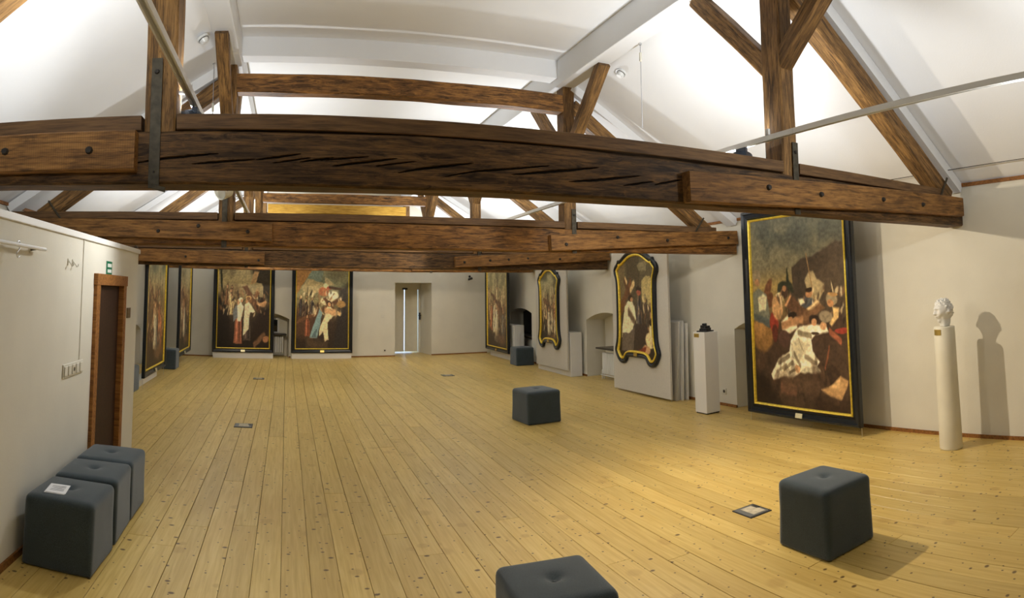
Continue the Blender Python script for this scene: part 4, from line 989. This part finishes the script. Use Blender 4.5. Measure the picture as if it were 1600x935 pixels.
def shaped(loc, sx, sz, cv, label, gain=1.42):
    root = empty('shaped_painting', loc, -PI / 2, label, 'painting', 'paintings in curved black and gold frames')
    base = [(x * sx, z * sz) for x, z in OUT]
    I = lambda d: inset(base, d)
    ring_frame('frame', [(I(0.10), 0.0), (base, 0.0), (base, -0.035), (I(0.012), -0.05), (I(0.035), -0.052), (I(0.05), -0.038), (I(0.075), -0.036), (I(0.10), -0.03), (I(0.10), 0.0)], 'frame_black', root)
    ring_frame('gilt_slip', [(I(0.072), -0.02), (I(0.072), -0.042), (I(0.085), -0.052), (I(0.103), -0.042), (I(0.108), -0.02), (I(0.072), -0.02)], 'gold_leaf', root)
    edge = I(0.085)
    xs = [p[0] for p in edge]; zs = [p[1] for p in edge]
    link('canvas', canvas_me('canvas', cv, min(xs), max(xs), min(zs), max(zs), lambda x, z: in_loop(edge, x, z), gain), 'paint', root, (0, -0.018, 0))
    lb('plaque', 0.0, -0.052, (0.118 + 0.045) * sz, 0.10, 0.010, 0.05, 'brass', root, 0.002)
    return root
def hang_panel(y0, y1, z0, z1, label, wires):
    r_ = empty('display_board', (5.37, (y0 + y1) / 2, z0), label=label, cat='panel', group='beige panels behind the shaped paintings')
    lb('board', 0, 0, (z1 - z0) / 2, 0.035, y1 - y0, z1 - z0, 'panel_beige', r_, 0.003)
    if wires:
        for yy in (y0 + 0.012, y1 - 0.012): rod('wire', (0.0, yy - (y0 + y1) / 2, -z0), (0.0, yy - (y0 + y1) / 2, 0.02), 0.003, 'steel_wire', r_, 6)
hang_panel(7.66, 9.33, 0.03, 2.33, 'beige hanging panel behind the nearer shaped painting', True)
hang_panel(11.15, 12.72, 0.115, 2.26, 'beige hanging panel behind the farther shaped painting', False)
shaped((5.35, 8.54, 0.47), 1.02, 1.03, comp_shape1(), 'nearer painting in a curved black and gold frame, cross-bearer in white')
shaped((5.35, 11.96, 0.50), 0.86, 0.95, comp_loose(105, (92, 94, 70), (44, 36, 30), 66, 120, 1.75), 'farther painting in a curved black and gold frame, greenish sky')
# white plinths and boxes
def plinth(name, lo, hi, label, group, rz=0.0):
    o = box(name, lo, hi, 'plinth_white', bevel=0.004, rz=rz); tag(o, label, 'plinth', group); return o
plinth('white_plinth', (5.41, 11.12, 0), (5.66, 12.75, 0.86), 'white box plinth behind the farther beige panel', 'white display plinths')
plinth('white_plinth', (5.43, 14.27, 0), (5.69, 16.1, 0.87), 'white box plinth behind the pale far right painting', 'white display plinths')
for s0, s1, lab in ((0.58, 2.08, 'low white plinth under the painting with the palm'), (2.55, 4.08, 'low white plinth under the painting with the blue cloak')):
    c_ = farp((s0 + s1) / 2, -0.20, 0.07)
    o = link('white_plinth', box_me('white_plinth', s1 - s0, 0.20, 0.14, 0.003), 'plinth_white', None, c_, (0, 0, FANG)); tag(o, lab, 'plinth', 'white display plinths')
plinth('white_plinth', (-2.62, 10.35, 0), (-2.42, 11.75, 0.10), 'low white plinth under the nearest left painting', 'white display plinths')

# panels leaning against the right wall
for i in range(5):
    xb = 5.47 + i * 0.042; yb = 7.66 + (0.0, 0.02, -0.03, 0.01, -0.05)[i]; zt_ = (1.16, 1.17, 1.15, 1.18, 1.14)[i]
    o = box('leaning_panel', (-0.008, 0, 0), (0.008, 1.05, zt_), 'panel_beige' if i == 0 else 'plinth_white', None, 0.001)
    o.rotation_euler = (0, math.radians(3.2 - i * 0.55), 0)
    tl = math.radians(3.2 - i * 0.55)
    o.location = (xb + math.sin(tl) * zt_ / 2, yb + 0.525, math.cos(tl) * zt_ / 2 + 0.0005)
    tag(o, ('beige board foremost of the stack leaning on the right wall', 'white board, second of the stack leaning on the right wall', 'white board, third of the stack leaning on the right wall',
            'white board, fourth of the stack leaning on the right wall', 'white board next to the wall in the leaning stack')[i], 'board', 'boards leaning against the right wall')

# pedestal with the small black sculpture
pc = Vector((5.25, 6.66, 0))
pd = empty('pedestal', pc, 0.04, 'tall white square pedestal with a brass plaque', 'pedestal')
lb('pedestal_body', 0, 0, 0.545, 0.235, 0.235, 1.06, 'plinth_white', pd, 0.003)
lb('pedestal_base', 0, 0, 0.008, 0.215, 0.215, 0.016, 'black_gap', pd)
lb('plaque', -0.1195, 0.045, 1.03, 0.004, 0.10, 0.05, 'brass', pd, 0.001)
sc_ = empty('small_sculpture', pc + Vector((0, 0, 1.075)), 0.3, 'small black stepped sculpture on the white pedestal', 'sculpture')
lb('slab', 0, 0, 0.008, 0.19, 0.15, 0.016, 'black_sculpt', sc_)
for (x_, y_, z_, a, b, c, rz) in ((0, 0, 0.03, 0.13, 0.11, 0.035, 0.1), (0.005, 0, 0.055, 0.10, 0.085, 0.03, -0.1), (0.0, 0.01, 0.085, 0.05, 0.05, 0.05, 0.2), (-0.045, 0.02, 0.065, 0.03, 0.04, 0.045, 0.4), (0.05, -0.01, 0.06, 0.04, 0.05, 0.035, -0.3), (0.07, 0.0, 0.03, 0.04, 0.07, 0.03, 0.0)):
    o = lb('block', x_, y_, z_, a, b, c, 'black_sculpt', sc_, 0.002); o.rotation_euler = (0, 0.05 * (1 if x_ > 0 else -1), rz)

# column with the plaster head
cc = Vector((5.315, 3.06, 0))
cl = empty('column_stand', cc, 0, 'round cream column with a brass plaque at its top', 'column')
V, Fc = [], []; n = 40; prof = [(0.0, 0.0), (0.108, 0.0), (0.112, 0.012), (0.111, 0.3), (0.106, 0.8), (0.103, 1.165), (0.100, 1.172), (0.0, 1.172)]
for r_, z_ in prof:
    for i in range(n): V.append((r_ * math.cos(2 * PI * i / n), r_ * math.sin(2 * PI * i / n), z_))
for r_ in range(len(prof) - 1):
    for i in range(n): Fc.append((r_ * n + i, r_ * n + (i + 1) % n, (r_ + 1) * n + (i + 1) % n, (r_ + 1) * n + i))
o = link('shaft', mesh('shaft', V, Fc), 'cream_paint', cl, smooth=True)
pa = math.atan2(-3.06, -5.315) - 0.75      # plaque direction, left of the line to the viewer
V, Fc = [], []
for j in range(9):
    a = pa - 0.40 + 0.8 * j / 8
    for rr in (0.103, 0.108):
        for zz in (1.095, 1.150): V.append((rr * math.cos(a), rr * math.sin(a), zz))
for j in range(8):
    b = j * 4
    for q in ((2, 3), (0, 1), (0, 2), (1, 3)): Fc.append((b + q[0], b + q[1], b + 4 + q[1], b + 4 + q[0]))
link('plaque', mesh('plaque', V, Fc + [(0, 1, 3, 2), (32, 33, 35, 34)]), 'brass', cl)

# head: one sculpted surface, face towards local +X
def head_me():
    bm = bmesh.new(); bmesh.ops.create_uvsphere(bm, u_segments=72, v_segments=56, radius=1.0)
    for v in bm.verts:
        d = v.co.normalized(); x, y, z = d
        g = lambda cx, cy, cz, s_: math.exp(-((x - cx) ** 2 + (y - cy) ** 2 + (z - cz) ** 2) / (s_ * s_))
        r = 1.0
        p = Vector((x * 0.098, y * 0.074, z * 0.118))
        if z < 0 and x > 0: p.x *= 1 - 0.10 * (-z)                     # jaw
        p.y *= 1 - 0.22 * max(0, -z)
        out = 0.0
        fr = max(0.0, min(1.0, (x - 0.25) * 4))
        nz_ = max(0.0, min(1.0, (0.16 - z) / 0.36)) if z > -0.24 else max(0.0, 1 - (-0.24 - z) / 0.07)
        out += 0.027 * nz_ * math.exp(-((y / (0.10 + 0.07 * nz_)) ** 2)) * fr                                             # nose
        out += 0.012 * math.exp(-((z - 0.20) / 0.07) ** 2) * fr * math.exp(-(y / 0.55) ** 4)                              # brow
        out -= 0.020 * (g(0.86, 0.34, 0.06, 0.17) + g(0.86, -0.34, 0.06, 0.17))                                            # sockets
        out += 0.011 * (g(0.88, 0.35, 0.04, 0.085) + g(0.88, -0.35, 0.04, 0.085))                                          # eyes
        out += 0.013 * math.exp(-((z + 0.43) / 0.045) ** 2) * math.exp(-(y / 0.26) ** 2) * fr                             # lips
        out -= 0.010 * math.exp(-((z + 0.485) / 0.022) ** 2) * math.exp(-(y / 0.26) ** 2) * fr
        out += 0.013 * math.exp(-((z + 0.54) / 0.05) ** 2) * math.exp(-(y / 0.22) ** 2) * fr
        out -= 0.008 * math.exp(-((z + 0.64) / 0.05) ** 2) * math.exp(-(y / 0.3) ** 2) * fr
        out += 0.016 * math.exp(-((z + 0.80) / 0.12) ** 2) * math.exp(-(y / 0.32) ** 2) * max(0.0, min(1.0, x * 4))        # chin
        out += 0.008 * (g(0.66, 0.58, -0.22, 0.22) + g(0.66, -0.58, -0.22, 0.22))                                          # cheeks
        out -= 0.008 * (g(0.60, 0.60, -0.52, 0.20) + g(0.60, -0.60, -0.52, 0.20))
        out += 0.016 * (g(-0.05, 0.98, -0.02, 0.17) + g(-0.05, -0.98, -0.02, 0.17))                                        # ears
        hair = max(0.0, min(1.0, (z - 0.42) * 4 if x > 0.2 else (z + 0.35 - x * 0.4) * 3))
        if hair > 0:                                                                                                     # curls
            q = Vector((x, y, z)) * 5.2
            cell = noise.voronoi(q)[0][0]
            out += hair * (0.020 - 0.030 * cell + 0.006 * noise.noise(q * 1.7))
        v.co = p + d * out + Vector((0, 0, 0.152))
    # neck: pull the lowest ring into a short truncated neck
    for v in bm.verts:
        if v.co.z < 0.075 and v.co.x < 0.045:
            t = min(1.0, (0.075 - v.co.z) / 0.05) * min(1.0, (0.045 - v.co.x) / 0.02)
            v.co.x = v.co.x * (1 + 0.25 * t) - 0.012 * t; v.co.y *= 1 + 0.65 * t; v.co.z = v.co.z - 0.075 * t
        v.co.z = max(v.co.z, 0.0)
    bmesh.ops.recalc_face_normals(bm, faces=bm.faces)
    me = bpy.data.meshes.new('plaster_head'); bm.to_mesh(me); bm.free(); return me
o = link('plaster_head', head_me(), 'gypsum', None, cc + Vector((0, 0, 1.172)), (0, 0, math.radians(152)), smooth=True)
o.scale = (1.0, 1.08, 1.0)
tag(o, 'white plaster head with curly hair on the round column', 'bust')

# ------------------------------------------------------------------ window niches: radiators, sills, blinds
def radiator(loc, rz, w, h, label):
    r_ = empty('radiator', loc, rz, label, 'radiator', 'white radiators in the niches')
    n_ = int(w / 0.055)
    for i in range(n_): lb('radiator_fin', -w / 2 + (i + 0.5) * w / n_, 0, 0.10 + h / 2, 0.045, 0.07, h, 'radiator_white', r_, 0.008)
    rod('pipe', (-w / 2 - 0.06, 0, 0.16), (w / 2, 0, 0.16), 0.010, 'radiator_white', r_); rod('pipe', (-w / 2 - 0.06, 0, 0.0), (-w / 2 - 0.06, 0, 0.17), 0.010, 'radiator_white', r_)
    rod('pipe', (-w / 2 - 0.02, 0.02, 0.0), (-w / 2 - 0.02, 0.02, 0.12), 0.010, 'radiator_white', r_)
    rod('pipe', (-w / 2 - 0.10, -0.015, 0.07), (w / 2, -0.015, 0.07), 0.009, 'radiator_white', r_)
    return r_
radiator((5.82, 10.03, 0.0), -PI / 2, 1.0, 0.40, 'white radiator in the niche between the shaped paintings')
tag(box('window_sill', (5.74, 9.42, 0.56), (6.13, 10.70, 0.59), 'dark_sill', bevel=0.004), 'dark window sill above the radiator between the shaped paintings', 'sill', 'dark window sills')
radiator((5.92, 14.45, 0.0), -PI / 2, 0.95, 0.42, 'white radiator in the dark far right niche')
tag(box('window_sill', (5.75, 13.87, 0.58), (6.11, 15.28, 0.61), 'dark_sill', bevel=0.004), 'dark window sill in the far right niche', 'sill', 'dark window sills')
bl = empty('window_blind', (6.08, 14.575, 0.62), label='dark grey blind closing the far right niche', cat='blind')
V = [(0, -0.72, 0), (0, 0.72, 0)] + [(0, 0.72 - 1.44 * k_ / 14, 0.545 + 0.11 * (1 - (2 * k_ / 14 - 1) ** 2)) for k_ in range(15)]
V2 = [(0.015, y_, z_) for _, y_, z_ in V]; n = len(V)
link('blind_cloth', mesh('blind_cloth', V + V2, [tuple(range(n)), tuple(range(n, 2 * n))] + [(i, (i + 1) % n, n + (i + 1) % n, n + i) for i in range(n)]), 'dark_blind', bl)
lb('bottom_bar', -0.005, 0, 0.01, 0.03, 1.42, 0.02, 'dark_sill', bl)
# end-wall niche: black window, sill, radiator
rr_ = radiator(farp(1.95, 0.22), FANG, 0.9, 0.42, 'white radiator between the two end-wall paintings')
o = link('window_sill', box_me('window_sill', 1.16, 0.34, 0.035, 0.004), 'dark_sill', None, farp(1.88, 0.22, 0.575), (0, 0, FANG)); tag(o, 'dark window sill between the two end-wall paintings', 'sill', 'dark window sills')
wn = empty('window_1', farp(1.88, 0.39, 0.60), FANG, 'small black window in the end wall niche', None, None, 'structure')
for sx in (-0.40, 0.40): lb('window_frame', sx, 0, 0.18, 0.05, 0.05, 0.40, 'white_metal', wn, 0.003)
lb('window_frame', 0, 0, 0.36, 0.85, 0.05, 0.05, 'white_metal', wn, 0.003); lb('window_frame', 0, 0, 0.01, 0.85, 0.05, 0.03, 'white_metal', wn, 0.003)
lb('pane', 0, 0.0, 0.18, 0.76, 0.012, 0.34, 'night_pane', wn)

# ------------------------------------------------------------------ small wall fittings
def on_partition(y0, y1, z0, z1, name, mat, parent, d=0.012, off=0.0, bevel=0.002):
    return pb(name, (PX + off, y0, z0), (PX + off + d, y1, z1), mat, parent, bevel)
sg = empty('exit_sign', (PX, 5.275, 1.765), label='small green emergency sign above the brown door', cat='sign')
on_partition(5.19, 5.36, 1.762, 1.878, 'sign_plate', 'sign_green', sg, 0.006)
on_partition(5.215, 5.335, 1.826, 1.856, 'pictogram_field', 'sign_white', sg, 0.002, 0.006, 0)
on_partition(5.215, 5.335, 1.778, 1.806, 'pictogram_field', 'sign_white', sg, 0.002, 0.006, 0)
ds = empty('door_sign', (PX, 6.01, 1.35), label='small brown plate right of the brown door', cat='sign')
on_partition(5.945, 6.075, 1.355, 1.455, 'sign_plate', 'sign_brown', ds, 0.010)
sw = empty('switch_row', (PX, 4.45, 0.98), label='row of white switches and sockets on the partition', cat='switches')
on_partition(4.20, 4.64, 0.985, 1.085, 'cover_frame', 'outlet_white', sw, 0.010, 0, 0.004)
for j in range(5):
    y_ = 4.245 + j * 0.085
    o = on_partition(y_ - 0.032, y_ + 0.032, 1.0, 1.07, 'socket' if j == 2 else 'rocker', 'outlet_white', sw, 0.008, 0.010, 0.003)
    if j == 2: c_ = cyl_me('socket_hole', 0.016, 0.016, 0.004, 12); q_ = link('socket_hole', c_, 'camera_black', o, (0.004, 0, 0), (0, PI / 2, 0))
cr_ = empty('coat_rail', (PX, 3.1, 1.87), label='white coat rail with a metal hook on the partition', cat='coat rail')
rod('rail', (0.055, -1.2, 0.0), (0.055, 0.545, 0.0), 0.012, 'white_metal', cr_)
for yy in (0.43, -0.6): rod('bracket', (0.0, yy, -0.01), (0.06, yy, 0.0), 0.008, 'iron', cr_); link('bracket_plate', cyl_me('bracket_plate', 0.020, 0.020, 0.006, 14), 'outlet_white', cr_, (0.003, yy, -0.012), (0, PI / 2, 0))
tube('s_hook', [(0.055, 0.14 + 0.022 * math.cos(a), 0.004 + 0.018 * math.sin(a)) for a in [PI * (1.1 - 0.1 * i) for i in range(12)]] + [(0.055, 0.14 + 0.02 - 0.01 * i, -0.018 - 0.008 * i) for i in range(3)] + [(0.055, 0.14 + 0.018 * math.cos(a) , -0.055 + 0.018 * math.sin(a)) for a in [PI * (0.8 + 0.11 * i) for i in range(11)]], 0.0035, 'steel_wire', cr_)
for j, yy in enumerate((4.22, 4.32)):
    hk = empty('wall_hook', (PX, yy, 1.80), label='small white wall hook beside the cable duct, %s of two' % ('left' if j == 0 else 'right'), cat='hook', group='white wall hooks')
    lb('hook_plate', 0.003, 0, 0.02, 0.006, 0.018, 0.05, 'outlet_white', hk, 0.002)
    tube('hook_arm', [(0.004, 0, 0.03), (0.02, 0, 0.012), (0.035, 0, -0.01), (0.045, 0, -0.005), (0.048, 0, 0.012)], 0.004, 'outlet_white', hk)

def outlet(loc, rz, label, name='wall_socket'):
    r_ = empty(name, loc, rz, label, 'socket', 'wall sockets and switches')
    lb('cover', 0, -0.005, 0, 0.085, 0.010, 0.085, 'outlet_white', r_, 0.003)
    link('recess', cyl_me('recess', 0.022, 0.022, 0.004, 14), 'dark_sill' if name == 'wall_socket' else 'outlet_white', r_, (0, -0.0105, 0), (PI / 2, 0, 0))
outlet((XR, 6.86, 0.20), -PI / 2, 'white wall socket right of the white pedestal')
outlet(farp(5.05, 0, 0.16), FANG, 'white wall socket low beside the far door recess')
outlet(farp(4.99, 0, 1.06), FANG, 'white light switch beside the far door recess', 'light_switch')
sc2 = empty('security_camera', farp(7.50, 0, 2.06), FANG, 'small black security camera high on the end wall', 'camera')
link('camera_base', cyl_me('camera_base', 0.03, 0.03, 0.02, 16), 'camera_black', sc2, (0, -0.01, 0.07), (PI / 2, 0, 0)); rod('arm', (0, -0.01, 0.07), (0.0, -0.09, 0.02), 0.009, 'camera_black', sc2)
o = link('camera_body', cyl_me('camera_body', 0.028, 0.032, 0.12, 16), 'camera_black', sc2, (-0.02, -0.10, 0.0)); o.rotation_euler = (PI / 2 - 0.3, 0, 0.7)

# floor outlet boxes let into the planks
def floor_box(cx, cy, label, s=0.21, q=0.2):
    r_ = empty('floor_outlet', (cx, cy, 0), 0, label, 'floor outlet', 'metal floor outlet boxes')
    lb('frame', 0, 0, 0.0025, s, s, 0.007, 'camera_black', r_, 0.002)
    lb('lid', -0.004, 0, 0.005, s - 0.025, s - 0.025, 0.007, 'floorbox_grey', r_, 0.002)
    lb('lid_inlay', 0.006, -0.004, 0.0085, s * 0.56, s * 0.70, 0.004, 'floorbox_tile', r_, 0.001)
    lb('cable_flap', s * 0.33, s * 0.17, 0.0095, s * 0.17, s * 0.30, 0.004, 'camera_black', r_, 0.001)
floor_box(3.155, 3.52, 'metal floor outlet beside the right ottoman')
floor_box(-0.50, 7.82, 'metal floor outlet in the left middle of the floor', 0.225)
floor_box(-0.50, 12.03, 'metal floor outlet farthest left, before the end paintings')
floor_box(3.26, 12.38, 'metal floor outlet before the far door', 0.24)
print('planks', nplank)
